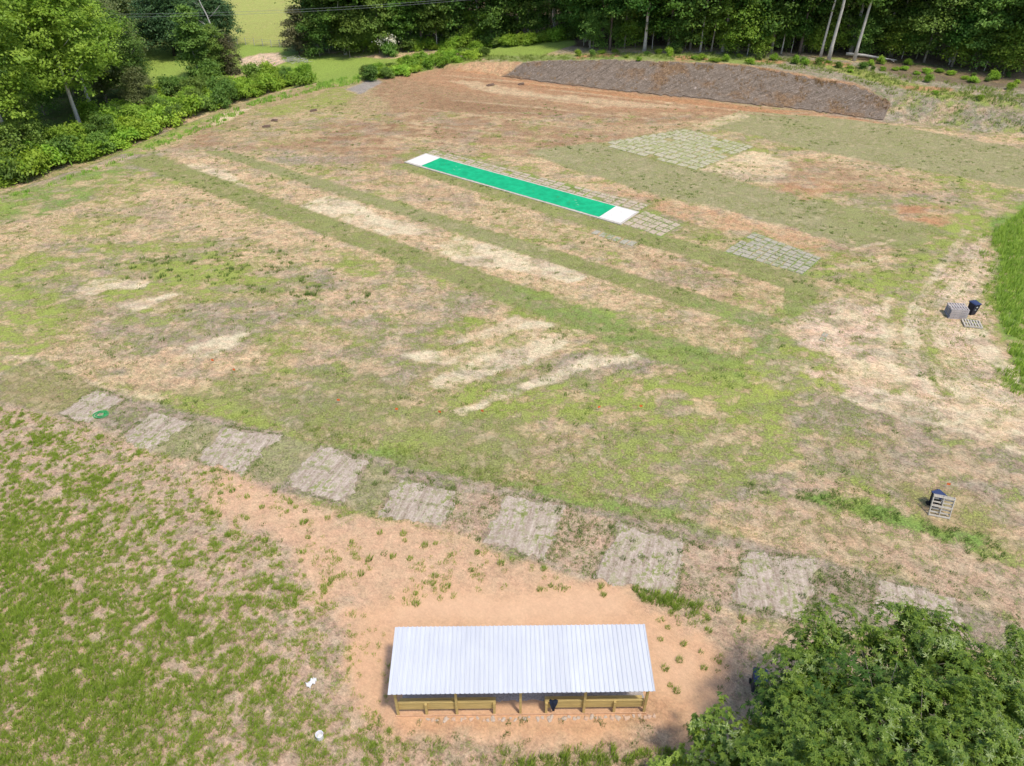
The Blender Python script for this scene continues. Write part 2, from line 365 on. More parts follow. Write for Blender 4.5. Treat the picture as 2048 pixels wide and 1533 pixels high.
# --- middle foreground
paint([(1040,800),(1260,740),(1500,775),(1680,790),(1740,870),(1600,930),(1400,985),(1150,990),(1040,900)],'lime',2,1.6,.75,.5)
paint([(1500,690),(1600,690),(1720,730),(1640,800),(1500,790),(1480,740)],'lime2',1.2,1,.85,.4)
paint([(1150,850),(1500,840),(1620,900),(1400,960),(1150,930)],'mauve',2,1.6,.4,.6)
paint([(330,770),(450,750),(720,745),(900,815),(1050,855),(1015,925),(1000,968),(880,940),(640,870),(480,840)],'strip',3,1.6,.75,.5)
paint([(600,880),(760,900),(900,935),(1010,965),(1200,990),(1400,1050),(1490,1085),(1480,1110),(1200,1040),(960,985),(760,960),(640,900)],'verde',.8,.7,.85)
paint([(1050,880),(1120,870),(1160,900),(1080,930),(1030,920)],'hay',1,.8,.7)
paint([(30,712),(70,716),(200,775),(260,800),(240,800),(120,745)],'straw',.4,.3,.8)
paint([(200,770),(330,780),(620,870),(640,890),(450,850),(250,800)],'lime',.8,.6,.8)
# --- right side: worn dirt and tracks
paint([(1560,640),(1700,570),(1850,560),(1900,500),(1960,470),(1990,520),(1960,590),(1990,680),(2048,720),(2200,780),(2200,900),(2048,870),(1850,830),(1700,790),(1620,740)],'dirt',1.5,1.2,.95,.35)
paint([(1640,500),(1800,520),(1960,440),(1990,470),(1930,500),(1880,560),(1760,600),(1650,590)],'lime',1.5,1.2,.85,.5)
paint([(1740,545),(1860,560),(1830,660),(1790,700),(1760,640)],'lime',.8,.7,.8,.4)
paint([(1860,680),(1900,720),(1930,780),(1890,790),(1850,720)],'lime',.6,.5,.9,.2)
paint([(1615,705),(1700,712),(1750,735),(1690,755),(1620,730)],'lime',.6,.5,.9,.2)
paint([(1750,500),(1780,498),(1790,540),(1750,545)],'pink',.6,.6,.8)
paint([(1830,600),(1870,590),(1920,620),(1870,700),(1900,760),(1850,740),(1820,680)],'pasty',1,.7,.4,.5)
paint([(1975,450),(2060,390),(2300,400),(2300,900),(2048,775),(2003,690),(1988,600),(1994,520)],'verde',.6,.5)
paint([(1990,730),(2048,750),(2048,800),(2010,780)],'verde',.6,.5)
paint([(1560,800),(1700,790),(1850,830),(2048,870),(2200,900),(2200,1100),(2048,1060),(1800,960),(1600,900)],'mauve',2,1.4,.75,.3)
paint([(1900,790),(2048,830),(2048,900),(1950,880),(1850,840)],'straw',1.2,1,.55,.4)
paint([(1420,1000),(1640,960),(1900,1060),(2048,1130),(2200,1180),(2200,1400),(1920,1210),(1640,1110),(1490,1075)],'psoil',1.5,1.2,.9,.3)
paint([(1500,1000),(1640,1030),(1760,1090),(1700,1110),(1500,1060)],'hay',1.5,1,.5,.4)
paint([(1560,900),(1700,880),(1900,900),(1980,960),(1860,970),(1700,950)],'mix',1.5,1.2,.5,.5)
paint([(1780,960),(1880,960),(2010,1010),(2030,1090),(1940,1070),(1850,1040)],'hay',1,.8,.8)
paint([(1780,970),(1870,975),(1960,1040),(1860,1040)],'olive2',1,.8,.6)
paint([(1475,960),(1560,965),(1650,982),(1720,1005),(1700,1015),(1560,995),(1475,975)],'mauve',.5,.3,.9)
paint([(1560,982),(1680,988),(1800,1030),(1900,1055),(1990,1065),(2020,1110),(1950,1120),(1860,1070),(1740,1040),(1620,1005)],'verde',.6,.5)
for q in [[(1905,560),(1960,495),(1975,505),(1925,590),(1890,640),(1878,620)],[(1880,640),(1900,660),(1930,740),(2048,815),(2048,845),(1900,780),(1865,700)],[(1690,780),(1800,800),(1950,835),(2048,860),(2048,885),(1900,850),(1700,800)],[(1780,640),(1800,700),(1850,790),(1800,785),(1740,700)],[(1660,610),(1700,600),(1720,640),(1670,660)],[(1640,690),(1740,720),(1760,760),(1680,730)]]: paint(q,'straw',.6,.6,.9,.2)
paint([(1500,560),(1640,600),(1560,760),(1480,740)],'verde',2,1,.25,.3)
def track(pts, width, k, op, off=0.0):
    W = [Vector(at(*p)[:2]) for p in pts]; L_, R_ = [], []
    for i, p in enumerate(W):
        d = (W[min(i+1, len(W)-1)]-W[max(i-1, 0)]).normalized(); n_ = Vector((-d.y, d.x)); L_.append(p+n_*(off+width/2)); R_.append(p+n_*(off-width/2))
    P = [tuple(q) for q in L_+R_[::-1]]; A_ = np.array(P); idx = np.where((X > A_[:,0].min()-2) & (X < A_[:,0].max()+2) & (Y > A_[:,1].min()-2) & (Y < A_[:,1].max()+2))[0]
    px = X[idx]+.5*wx2[idx]; py = Y[idx]+.5*wy2[idx]; d, _ = seg_dist(px, py, P); d = np.where(inside(px, py, P), d, -d)+.5*(PATCH[idx]-.5)
    blend(sstep(-.15,.15,d)*op, k, idx)
T1 = [(1975,470),(1940,530),(1908,575),(1885,620),(1878,660),(1890,700),(1925,745),(1985,790),(2060,825)]
for o_ in (-1.7,-.2,1.6): track(T1, .6, 'straw' if o_ > 0 else 'cream', .5, o_)
track([(1945,655),(1965,690),(2000,728),(2060,765)], 1.5, 'cream', .9)
T2 = [(1690,775),(1760,800),(1850,825),(1950,850),(2060,890)]
for o_ in (-.9,.9): track(T2, .55, 'cream', .75, o_)
T3 = [(1800,600),(1790,660),(1800,720),(1840,790),(1900,850)]
for o_ in (-.8,.8): track(T3, .5, 'cream', .7, o_)
track([(0,716),(60,716),(200,774),(330,800)], .5, 'straw', .7)
track([(1700,500),(1790,480)], .4, 'straw', .7); track([(1660,540),(1760,520),(1830,500)], .4, 'straw', .6); track([(1690,470),(1740,520)], .4, 'straw', .6)
for (a_, b__) in [((940,178),(1180,205)),((900,200),(1300,238)),((820,215),(1150,258)),((760,240),(1100,283)),((1100,180),(1560,232)),((700,262),(1000,300)),((880,150),(1200,182))]: track([a_, ((a_[0]+b__[0])/2, (a_[1]+b__[1])/2-1.5), b__], .45, 'straw', .38); track([(a_[0]+20,a_[1]+7),(b__[0]+30,b__[1]+5)], .5, 'dbrown', .5)
# --- band of seeded panels, near soil, grass
paint([(-100,760),(0,745),(60,715),(200,775),(640,890),(1000,968),(1400,1060),(1640,1118),(1925,1205),(2100,1270),(2100,1340),(1900,1290),(1600,1245),(1200,1170),(960,1090),(560,975),(380,925),(110,830),(-100,790)],'mauve',.4,.25)
for q in [[(480,955),(560,872),(640,893),(563,970)],[(300,905),(392,843),(450,856),(395,925)],[(690,1010),(740,925),(798,960),(745,1035)]]: paint(q,'olive',.3,.15,.9)
for q in [[(880,1055),(915,985),(1010,990),(960,1088)],[(1090,1118),(1135,1012),(1235,1045),(1185,1160)],[(1345,1190),(1372,1086),(1488,1104),(1458,1206)]]: paint(q,'gsoil',.3,.15,.9)
paint([(0,750),(60,716),(195,776),(115,826),(0,800)],'olive2',.3,.2,.8); paint([(0,750),(60,716),(195,776),(115,826),(0,800)],'hay',.8,.6,.4)
paint([(-300,800),(0,806),(120,832),(380,930),(740,1040),(1180,1165),(1500,1240),(1700,1280),(1700,1600),(-300,1600)],'psoil',.6,.4)
paint([(380,930),(700,1030),(1180,1165),(1280,1190),(940,1200),(660,1250),(560,1140),(420,1050)],'sand',1.5,1,.6)
paint([(-400,800),(0,808),(120,835),(290,900),(420,1020),(560,1120),(640,1200),(690,1260),(680,1380),(780,1480),(1000,1560),(-400,1700)],'gsoil',2,1.2,.95)
paint([(1300,1195),(1480,1235),(1750,1290),(1750,1500),(1480,1330),(1440,1260),(1330,1230)],'gsoil',1,.8,.55)
paint([(690,1250),(790,1195),(940,1172),(1250,1180),(1320,1240),(1430,1290),(1480,1330),(1460,1400),(1400,1500),(1300,1480),(800,1470),(730,1400),(690,1330)],'sand',1.2,.7)
paint([(900,1185),(1240,1190),(1260,1245),(770,1250),(800,1215)],'sandp',1.2,.5)
paint([(1300,1280),(1400,1310),(1380,1400),(1320,1380)],'sandp',1,.6,.8)
paint([(1290,1430),(1400,1410),(1390,1500),(1250,1490)],'rust',1.5,.8,.35)
paint([(790,1440),(1290,1440),(1290,1460),(790,1462)],'rust',.3,.3,.25)
paint([(880,1500),(1400,1495),(1500,1600),(800,1600)],'gsoil',.6,.6,.9)
for q in [[(1507,463),(1645,517),(1605,552),(1446,504)],[(866,298),(1302,411),(1277,424),(851,308)],[(1290,420),(1364,450),(1322,476),(1244,449)]]: paint(q,'verde',.15,0,.95)
paint([(1372,257),(1512,294),(1392,343),(1188,288)],'olive2',.3,.1,.8)
# finer natural patchwork on the coarse surfaces only
wt = sstep(.5,.8,tex)
def drift(n, a, b, k, op):
    w_ = (sstep(a, b, n)*wt*op*(cov > .12))[:,None]; s_, g_, c_, t_ = K[k]
    soil[:] += (np.array(s_)-soil)*w_*.8; grs[:] += (np.array(g_)-grs)*w_; cov[:] += (c_-cov)*w_[:,0]
mid = sstep(24,34,Y+X*.35)*(Y < 95)
drift(fbm(X*.45,Y*.75,201,5),.52,.66,'lime',.55*(mid)*1.0); drift(fbm(X*.5+50,Y*.9,211,5),.53,.66,'pink',.7*mid)
drift(fbm(X*.4+90,Y*.8,221,5),.54,.68,'mauve',.6*mid)
cov *= np.clip(.55+.9*fbm(X*1.1,Y*1.5,231,4),.6,1.4)
col1 = np.c_[soil, tex]; col2 = np.c_[grs, cov]
print('paint done', N)

def ground_material():
    m, nt, b = new_mat('ground_soil'); L = nt.links.new
    geo = nd(nt, 'ShaderNodeNewGeometry'); pos = geo.outputs['Position']
    a1 = nd(nt, 'ShaderNodeAttribute', attribute_name='soil'); a2 = nd(nt, 'ShaderNodeAttribute', attribute_name='plants')
    t = a1.outputs['Alpha']; cv = a2.outputs['Alpha']
    n_mid = noise(nt, .9, 8, .62, pos); n_fine = noise(nt, 9, 7, .76, pos, .4); n_big = noise(nt, .12, 5, .6, pos)
    # matted straw and soil crumbs
    mp = nd(nt, 'ShaderNodeMapping'); mp.vector_type = 'TEXTURE'; mp.inputs['Scale'].default_value = (1/2.6, 1/7.5, .2); mp.inputs['Rotation'].default_value = (0, 0, R(-35)); L(pos, mp.inputs[0])
    n_str = noise(nt, 1, 7, .75, mp.outputs[0], .8)
    n_c = noise(nt, 3.1, 6, .7, pos, .3)
    v = math_n(nt, 'ADD', math_n(nt, 'MULTIPLY', math_n(nt, 'SUBTRACT', n_fine, .5), 2.6), math_n(nt, 'MULTIPLY', math_n(nt, 'SUBTRACT', n_mid, .5), 1.2))
    v = math_n(nt, 'ADD', v, math_n(nt, 'MULTIPLY', math_n(nt, 'SUBTRACT', n_c, .5), 1.6))
    v = math_n(nt, 'ADD', v, math_n(nt, 'MULTIPLY', math_n(nt, 'SUBTRACT', n_str, .5), 1.8))
    amp = math_n(nt, 'ADD', math_n(nt, 'MULTIPLY', t, .84), .06)
    v = math_n(nt, 'ADD', math_n(nt, 'MULTIPLY', v, amp), 1.0)
    v = math_n(nt, 'ADD', v, math_n(nt, 'MULTIPLY', math_n(nt, 'SUBTRACT', n_big, .5), .25))
    vc = nd(nt, 'ShaderNodeCombineColor'); [L(v, vc.inputs[i]) for i in range(3)]
    hue = maprange(nt, noise(nt, 1.3, 6, .7, pos, .5), .42, .58, 0, 1)
    tint = mixc(nt, hue, (1.04,.97,.94), (.97,1.03,.98)); tint = mixc(nt, t, (1,1,1), tint)
    base = mixc(nt, 1.0, mixc(nt, 1.0, a1.outputs['Color'], tint, 'MULTIPLY'), vc.outputs[0], 'MULTIPLY')
    # pale straw flecks
    fl = maprange(nt, noise(nt, 2.6, 9, .78, mp.outputs[0], 1.5), .56, .66, 0, 1, True)
    base = mixc(nt, math_n(nt, 'MULTIPLY', fl, math_n(nt, 'MULTIPLY', t, .42)), base, (.76, .60, .41))
    # plants: ragged patches by cover
    ng = noise(nt, 1.7, 12, .78, pos, .6); ng2 = noise(nt, 9, 5, .7, pos)
    ngs = math_n(nt, 'ADD', math_n(nt, 'MULTIPLY', ng, .7), math_n(nt, 'MULTIPLY', ng2, .3))
    thr = math_n(nt, 'SUBTRACT', .70, math_n(nt, 'MULTIPLY', cv, .42))
    mask = maprange(nt, math_n(nt, 'SUBTRACT', ngs, thr), -.045, .05, 0, 1, True)
    gv = maprange(nt, n_fine, .35, .65, .5, 1.5); gc = nd(nt, 'ShaderNodeCombineColor'); [L(gv, gc.inputs[i]) for i in range(3)]
    gcol = mixc(nt, 1.0, a2.outputs['Color'], gc.outputs[0], 'MULTIPLY')
    base = mixc(nt, math_n(nt, 'MULTIPLY', mask, .85), base, gcol)
    # tiny dark sprigs
    sp_ = maprange(nt, noise(nt, 4.6, 4, .6, pos), .64, .68, 0, 1, True)
    base = mixc(nt, math_n(nt, 'MULTIPLY', sp_, maprange(nt, cv, .04, .3, .1, .75)), base, (.12, .15, .05))
    L(base, b.inputs['Base Color']); b.inputs['Roughness'].default_value = .95; b.inputs['Specular IOR Level'].default_value = .08
    hgt = math_n(nt, 'ADD', math_n(nt, 'MULTIPLY', n_fine, math_n(nt, 'ADD', t, .1)), math_n(nt, 'MULTIPLY', mask, .35))
    bump(nt, hgt, .85, .10, b)
    return m
GM = ground_material()
nx, ny = len(gx), len(gy); ii = np.arange(N).reshape(ny, nx)
Q = np.stack([ii[:-1,:-1], ii[:-1,1:], ii[1:,1:], ii[1:,:-1]], -1).reshape(-1, 4)
Z = H(X, Y)
me = np_mesh('ground', np.c_[X, Y, Z], Q, GM, {'soil': ('FLOAT_COLOR', col1), 'plants': ('FLOAT_COLOR', col2)}, smooth=True)
tag(mesh_obj('ground', me), 'bare and patchy graded field of red clay, straw and thin grass', kind='structure')
#@@NEXT
# ------------------------------------------------------------------ plants: shared builders
def unit(v): return v/np.maximum(np.linalg.norm(v, axis=1, keepdims=True), 1e-6)
def leaves(cent, nrm, size, aspect=.62, fold=.18):
    """one folded diamond per leaf: 4 verts, 1 quad"""
    n = len(cent); a = unit(np.cross(nrm, rng.normal(size=(n,3)))); b = np.cross(nrm, a); s = size[:,None]
    f = nrm*s*fold
    V = np.stack([cent - a*s*.5, cent + b*s*.5*aspect + f, cent + a*s*.5, cent - b*s*.5*aspect + f], 1).reshape(-1, 3)
    return V, np.arange(n*4).reshape(n, 4)
def leaf_mass(name, lobes, count, size, mat, clump=.45, shell=.62, flat_=.5, clump_n=None, droop=0):
    """lobes: (cx,cy,cz,rx,ry,rz). Leaves gather in sprays near the lobe surfaces, leaving gaps and dark hollows."""
    L = np.array(lobes, float); vol = (L[:,3]*L[:,4]*L[:,5])**.67; pr = vol/vol.sum()
    cn = clump_n or max(8, count//38)
    li = rng.choice(len(L), cn, p=pr); d = unit(rng.normal(size=(cn,3))); d[:,2] = np.where(d[:,2] < -.35, -d[:,2]*.6, d[:,2]); d = unit(d)
    rr = shell + (1.04-shell)*rng.random(cn)**.55
    cc = L[li,:3] + d*L[li,3:]*rr[:,None]; tone = np.clip(rng.normal(.5,.22,cn), 0, 1)
    pi_ = rng.integers(0, cn, count); o = rng.normal(size=(count,3))*clump*np.array([1,1,.5])*(.6+.8*rng.random(cn))[pi_][:,None]
    c = cc[pi_] + o; c[:,2] -= droop*(o[:,0]**2+o[:,1]**2)
    nrm = unit(d[pi_]*.45 + np.array([0,0,flat_+.2]) + rng.normal(size=(count,3))*.42)
    V, Fq = leaves(c, nrm, size*(.6+.8*rng.random(count)))
    r = np.clip(tone[pi_]*.75 + rng.random(count)*.35 - .05, 0, 1)
    return np_mesh(name, V, Fq, mat, {'rnd': ('FLOAT', np.repeat(r, 4))})
BARK = plain('bark_grey', (.27,.235,.19), .9, .35, 3, bmp=.6); BARKP = plain('bark_pale', (.50,.46,.41), .9, .25, 2.5, bmp=.4)
BARKD = plain('bark_dark', (.13,.10,.08), .9, .35, 3, bmp=.6); DEAD = plain('dead_wood', (.46,.43,.39), .9, .25, 4)
def trunk_mesh(h, r, mat, limbs=7, z0=.35, spread=2.2, lean=(0,0), name='trunk', twig=False):
    m = MB(); rr = random.Random(int(h*991)+limbs)
    pts = [(lean[0]*k*k + rr.uniform(-.08,.08)*k*3, lean[1]*k*k + rr.uniform(-.08,.08)*k*3, h*k - .3) for k in [i/9 for i in range(10)]]
    m.tube(pts, [r*(1.35 if i == 0 else 1)*(1-.88*i/9) for i in range(10)], 8)
    for i in range(limbs):
        k = z0 + (1-z0)*(i+.3)/limbs*.95; j = min(int(k*9), 8); f = k*9-j; p = Vector(pts[j]).lerp(Vector(pts[j+1]), f)
        a = rr.uniform(0, 2*PI) ; l = spread*(1.1-.7*k)*rr.uniform(.7,1.3); q = p + Vector((math.cos(a)*l*.5, math.sin(a)*l*.5, l*.35)); e = q + Vector((math.cos(a+.4)*l*.5, math.sin(a+.4)*l*.5, l*.45))
        lr = r*(1-.8*k)*.45; m.tube([p, q, e], [lr, lr*.6, lr*.2], 5)
        if twig:
            for s_ in (-1, 1):
                b_ = q + Vector((math.cos(a+s_*.9)*l*.4, math.sin(a+s_*.9)*l*.4, l*.3)); m.tube([q, b_], [lr*.5, lr*.12], 4)
    me = bpy.data.meshes.new(name); me.from_pydata(m.v, [], m.f); me.materials.append(mat)
    me.polygons.foreach_set('use_smooth', [True]*len(me.polygons)); me.update(); return me
G_FOR = leafy('leaf_forest', (.06,.14,.022), (.19,.33,.055), .42, objvar=.3)
G_BRI = leafy('leaf_bright', (.17,.31,.03), (.42,.56,.09), .45, objvar=.12)
G_MID = leafy('leaf_mid', (.11,.22,.04), (.29,.42,.09), .42, objvar=.25)
G_DRK = leafy('leaf_dark', (.035,.095,.035), (.11,.21,.075), .3, objvar=.15)
G_OLV = leafy('leaf_olive', (.13,.17,.06), (.32,.38,.15), .38, objvar=.2)
G_CED = leafy('leaf_cedar', (.10,.10,.045), (.22,.20,.095), .25, objvar=.15)
G_SHR = leafy('leaf_shrub', (.16,.33,.03), (.46,.64,.085), .45, objvar=.2)
def tree_proto(name, h, r, count, size, leafm, bark, lo=.12, lobes=13, clump=.5, tr=.2, droop=0, shape='oval', limbs=8, lean=(0,0), cn=None):
    """mesh pair (trunk, crown) of one tree form"""
    L = []
    for i in range(lobes):
        k = lo + (1-lo)*(i+.5)/lobes; a = i*2.4 + rng.uniform(-.5,.5)
        prof = {'oval': math.sin(PI*min(1,max(0,(k-lo)/(1-lo)*.86+.14)))**.6, 'cone': 1.08-k, 'top': max(.25, math.sin(PI*(k-lo)/(1-lo)))**.7, 'dome': math.sqrt(max(.08, 1-((k-lo)/(1-lo))**2))}[shape]
        off = r*prof*.55; s = r*prof*rng.uniform(.5,.72)+.35
        L.append((math.cos(a)*off + lean[0]*k*k, math.sin(a)*off + lean[1]*k*k, h*k*.96, s, s, s*rng.uniform(.55,.85)))
    return (trunk_mesh(h*.93, tr, bark, limbs, max(lo,.25), r*.9, lean), leaf_mass('crown', L, count, size, leafm, clump, droop=droop, clump_n=cn))
def place_tree(proto, name, p, s=1.0, rz=None, label='', cat='tree', group=None, sz=None):
    e = empty(name, p, random.uniform(0, 2*PI) if rz is None else rz, label, cat, group)
    e.scale = (s, s, sz or s)
    mesh_obj('trunk', proto[0], e); mesh_obj('crown', proto[1], e)
    return e
# ------------------------------------------------------------------ woodland behind the bank
FP = [tree_proto('f', 19, 3.6, 11000, .40, G_FOR, BARK, .10, 17, .55, .20),
      tree_proto('f', 22, 3.8, 11000, .42, G_FOR, BARKP, .22, 15, .6, .24),
      tree_proto('f', 16, 3.2, 9000, .36, G_MID, BARK, .08, 15, .5, .16),
      tree_proto('f', 20, 3.3, 9000, .40, G_FOR, BARKD, .30, 12, .6, .22),
      tree_proto('f', 12, 2.8, 8000, .34, G_MID, BARK, .06, 12, .45, .12)]
UP = [tree_proto('u', 7, 2.2, 4200, .32, G_MID, BARK, .12, 9, .45, .07), tree_proto('u', 9, 2.0, 4200, .32, G_FOR, BARKP, .2, 9, .45, .08),
      tree_proto('u', 5.5, 2.4, 4200, .30, G_BRI, BARK, .1, 8, .45, .07, droop=.4)]
ORD = 'first second third fourth fifth sixth seventh eighth ninth tenth eleventh twelfth thirteenth fourteenth fifteenth sixteenth seventeenth eighteenth nineteenth twentieth'.split()
ORD += ['twenty '+w_ for w_ in ORD[:9]] + ['thirtieth'] + ['thirty '+w_ for w_ in ORD[:9]] + ['fortieth']
def foot(px, py, jx=0, jy=0):
    p = at(px, py); p.x += jx; p.y += jy; p.z = float(H(p.x, p.y)); return p
edge_px = [(628,104),(662,110),(700,112),(755,112),(800,104),(850,98),(900,95),(950,94),(1000,93),(1050,85),(1100,76),(1150,80),(1172,98),(1210,104),(1250,102),(1300,104),(1350,104),(1400,107),(1450,108),(1500,112),(1555,110),(1600,112),(1650,108),(1720,112),(1780,118),(1850,128),(1910,130),(1970,142),(2040,152),(2110,165)]
GF = 'leafy trees of the woodland behind the field'
k = 0
for i, (px, py) in enumerate(edge_px):
    pr = FP[[0,2,1,4,0,3,2,1][i % 8]]
    left = px < 1160
    lab = ('front edge tree of the wood by the clearing, %s from the left' % ORD[i]) if left else ('front edge tree of the wood above the brown bank, %s from the left' % ORD[i-12])
    place_tree(pr, 'woodland_tree', foot(px, py, rng.uniform(-1,1), rng.uniform(.2,2.5)), rng.uniform(.85,1.15), label=lab, group=GF)
for row, (dy, st) in enumerate([(6, 5.2), (12, 6.0), (19, 7.0), (27, 8.0)]):
    L = [foot(*p) for p in edge_px]; x = L[1].x + 1 + row*1.5
    while x < L[-1].x + row*6:
        i = max(0, min(len(L)-2, next((j for j in range(len(L)-1) if L[j+1].x > x), len(L)-2)))
        f = (x-L[i].x)/(L[i+1].x-L[i].x+1e-6); y = L[i].y + (L[i+1].y-L[i].y)*max(0, min(1, f)) + dy + rng.uniform(-1.6,1.6)
        xx = x*(1+dy/150)
        place_tree(FP[rng.integers(0,5)], 'woodland_tree', Vector((xx, y, float(H(xx, y)))), rng.uniform(.9,1.25), label='tall tree standing deeper inside the wood behind the field', group=GF)
        x += st*rng.uniform(.8,1.2)
for i in range(40):
    px = 610 + i*36.5 + rng.uniform(-12, 12); py = float(np.interp(px, [q[0] for q in edge_px], [q[1] for q in edge_px]))
    place_tree(UP[rng.integers(0,3)], 'young_tree', foot(px, py, 0, rng.uniform(-.8, 2.5)), rng.uniform(.6,1.1), label='small young tree low along the wood edge, %s from the left' % ORD[i], cat='young tree', group='young trees along the wood edge')
# slim bare pale trunks standing in front
def bare_tree(px, py, h, r, lean, label, mat=BARKP, crown=None, limbs=4):
    e = empty('slender_tree', foot(px, py), 0, label, 'tree'); mesh_obj('trunk', trunk_mesh(h, r, mat, limbs, .45, 2.0, lean), e)
    L = [(lean[0]*q*q+rng.uniform(-1,1), lean[1]*q*q+rng.uniform(-1,1), h*q, 1.5, 1.5, 1.1) for q in (.55,.68,.8,.92,1.0)]
    mesh_obj('crown', leaf_mass('crown', L, 3600, .36, G_FOR, .5), e); return e
bare_tree(1657, 122, 21, .27, (.5,0), 'tall straight pale grey trunk left of the fallen log')
bare_tree(1640, 118, 20, .19, (.8,0), 'thinner pale trunk just left of the tallest pale trunk')
bare_tree(1708, 122, 20, .24, (1.0,0), 'pale grey trunk in front of the fallen log')
bare_tree(992, 64, 18, .26, (-.3,0), 'thick pale trunk in the shade behind the grass clearing')
bare_tree(967, 66, 19, .18, (-.5,0), 'thin grey trunk left of the thick pale trunk behind the clearing')
bare_tree(870, 86, 17, .16, (0,0), 'single slim brown trunk above the left shrub row', BARK)
bare_tree(1903, 134, 17, .15, (1.4,0), 'slim dark trunk leaning right at the right end of the wood', BARK)
bare_tree(1971, 128, 16, .18, (.8,0), 'pale trunk nearest the right end of the wood')
bare_tree(1400, 104, 17, .15, (.3,0), 'slim pale trunk above the left half of the brown bank')
bare_tree(1422, 106, 14, .12, (.8,.3), 'thin leaning trunk beside the drooping bright green tree', BARK)
bare_tree(1562, 108, 15, .10, (.6,0), 'very thin pale trunk left of the three pale trunks')
bare_tree(1605, 103, 16, .12, (.5,0), 'thin grey trunk nearest left of the three pale trunks', BARK)
bare_tree(1180, 96, 12, .10, (0,0), 'thin pale trunk at the corner of the grass clearing')
e = empty('drooping_tree', foot(1475,106), 0, 'bright yellow green tree with drooping branches at the wood edge', 'tree')
t_, c_ = tree_proto('d', 9, 3.4, 8000, .34, G_BRI, BARK, .15, 11, .5, .13, .35); mesh_obj('trunk', t_, e); mesh_obj('crown', c_, e)
# fallen log
e = empty('fallen_log', foot(1735,122), 0, 'grey fallen log lying along the wood edge', 'log')
m = MB(); a, b = foot(1690,117)-e.location, foot(1792,126)-e.location; a.z += .6; b.z += .35
m.tube([a, a.lerp(b,.35)+Vector((0,0,.1)), a.lerp(b,.7), b], [.2,.17,.12,.05], 8); m.build('log_trunk', DEAD, e, smooth=True)
m = MB()
for q in range(6):
    p = a.lerp(b, .55+.08*q); m.tube([p, p+Vector((rng.uniform(-.6,.9), rng.uniform(-1,-.3), rng.uniform(-.3,.5)))], [.05,.015], 5)
m.build('branches', DEAD, e)
# ------------------------------------------------------------------ left valley trees
TP = [tree_proto('t', 24, 6.0, 30000, .34, G_BRI, BARKP, .26, 24, .55, .28, shape='oval', cn=340),
      tree_proto('t', 22, 5.2, 26000, .34, G_BRI, BARKP, .24, 22, .55, .25, shape='oval', cn=300)]
place_tree(TP[0], 'poplar_tree', foot(168,272), 1.0, 0.3, 'tall bright green tree with straight pale trunk, right of the pair', 'tree', 'pair of tall bright trees at left')
place_tree(TP[1], 'poplar_tree', foot(191,240), 1.0, 2.3, 'tall bright green tree with pale trunk, the farther of the pair', 'tree', 'pair of tall bright trees at left')
place_tree(TP[1], 'poplar_tree', foot(40,330), 1.0, 4.0, 'bright green tall tree rising at the left picture edge', 'tree')
place_tree(TP[0], 'poplar_tree', foot(-60,300), .95, 1.0, 'tall bright tree partly cut off at the far left', 'tree')
DO = tree_proto('o', 13, 6.2, 22000, .36, G_DRK, BARKD, .12, 20, .5, .35, shape='dome')
place_tree(DO, 'oak_tree', foot(350,112), .85, 1, 'round dense dark green tree standing in the pasture', 'tree')
place_tree(DO, 'oak_tree', foot(425,95), .8, 3, 'dark green tree behind the vine covered snag', 'tree')
MP = [tree_proto('m', 13, 4.2, 13000, .34, G_MID, BARK, .10, 15, .55, .2), tree_proto('m', 11, 3.8, 12000, .32, G_OLV, BARK, .1, 14, .5, .18, shape='dome')]
mids = [(150,190,MP[0],1.1),(215,205,MP[1],1.0),(262,196,MP[0],.9),(290,225,MP[1],.55),(228,150,MP[1],1.1),(180,120,MP[0],1.2),(120,140,MP[0],1.2),(250,100,MP[1],1.1),(300,78,MP[1],1.0),(205,70,MP[0],1.1),(140,70,MP[1],1.2),(60,110,MP[0],1.2),(20,190,MP[0],1.1),(90,230,MP[0],.8),(60,290,MP[0],.6),(300,20,MP[0],1.2),(240,30,MP[1],1.2),(370,20,DO,.8),(150,10,MP[0],1.3),(330,50,MP[1],.9)]
mids.sort(key=lambda q: q[0]); cnt = [0, 0]
for i, (px, py, pr, s) in enumerate(mids):
    w_ = int(pr is MP[0]); cnt[w_] += 1
    place_tree(pr, 'valley_tree', foot(px, py), s, label=('mid green tree crowded in the left valley, %s of its kind from the left' if w_ else 'grey green tree crowded in the left valley, %s of its kind from the left') % ORD[cnt[w_]-1], group='trees crowding the left valley')
CP = tree_proto('c', 7.5, 2.3, 8000, .26, G_CED, BARKD, .05, 12, .4, .15, shape='dome')
place_tree(CP, 'cedar_tree', foot(600,110), 1.0, label='brownish green cedar at the left end of the wood', cat='cedar')
place_tree(CP, 'cedar_tree', foot(462,146), .75, label='brownish cedar against the leaning white snag', cat='cedar')
place_tree(UP[0], 'bushy_tree', foot(640,114), 1.0, label='rounded bright bush tree in front of the left wood', cat='tree')
place_tree(UP[0], 'bushy_tree', foot(700,114), 1.15, label='broad leafy bush tree at the left edge of the mown clearing', cat='tree')
VT = tree_proto('v', 11, 2.0, 11000, .32, G_MID, DEAD, .04, 14, .4, .2)
place_tree(VT, 'vine_covered_tree', foot(400,160), 1.0, label='narrow tree wrapped in vines before the dark round tree', cat='tree')
place_tree(VT, 'vine_covered_tree', foot(440,150), .7, label='short vine covered stump tree below the white snag', cat='tree')
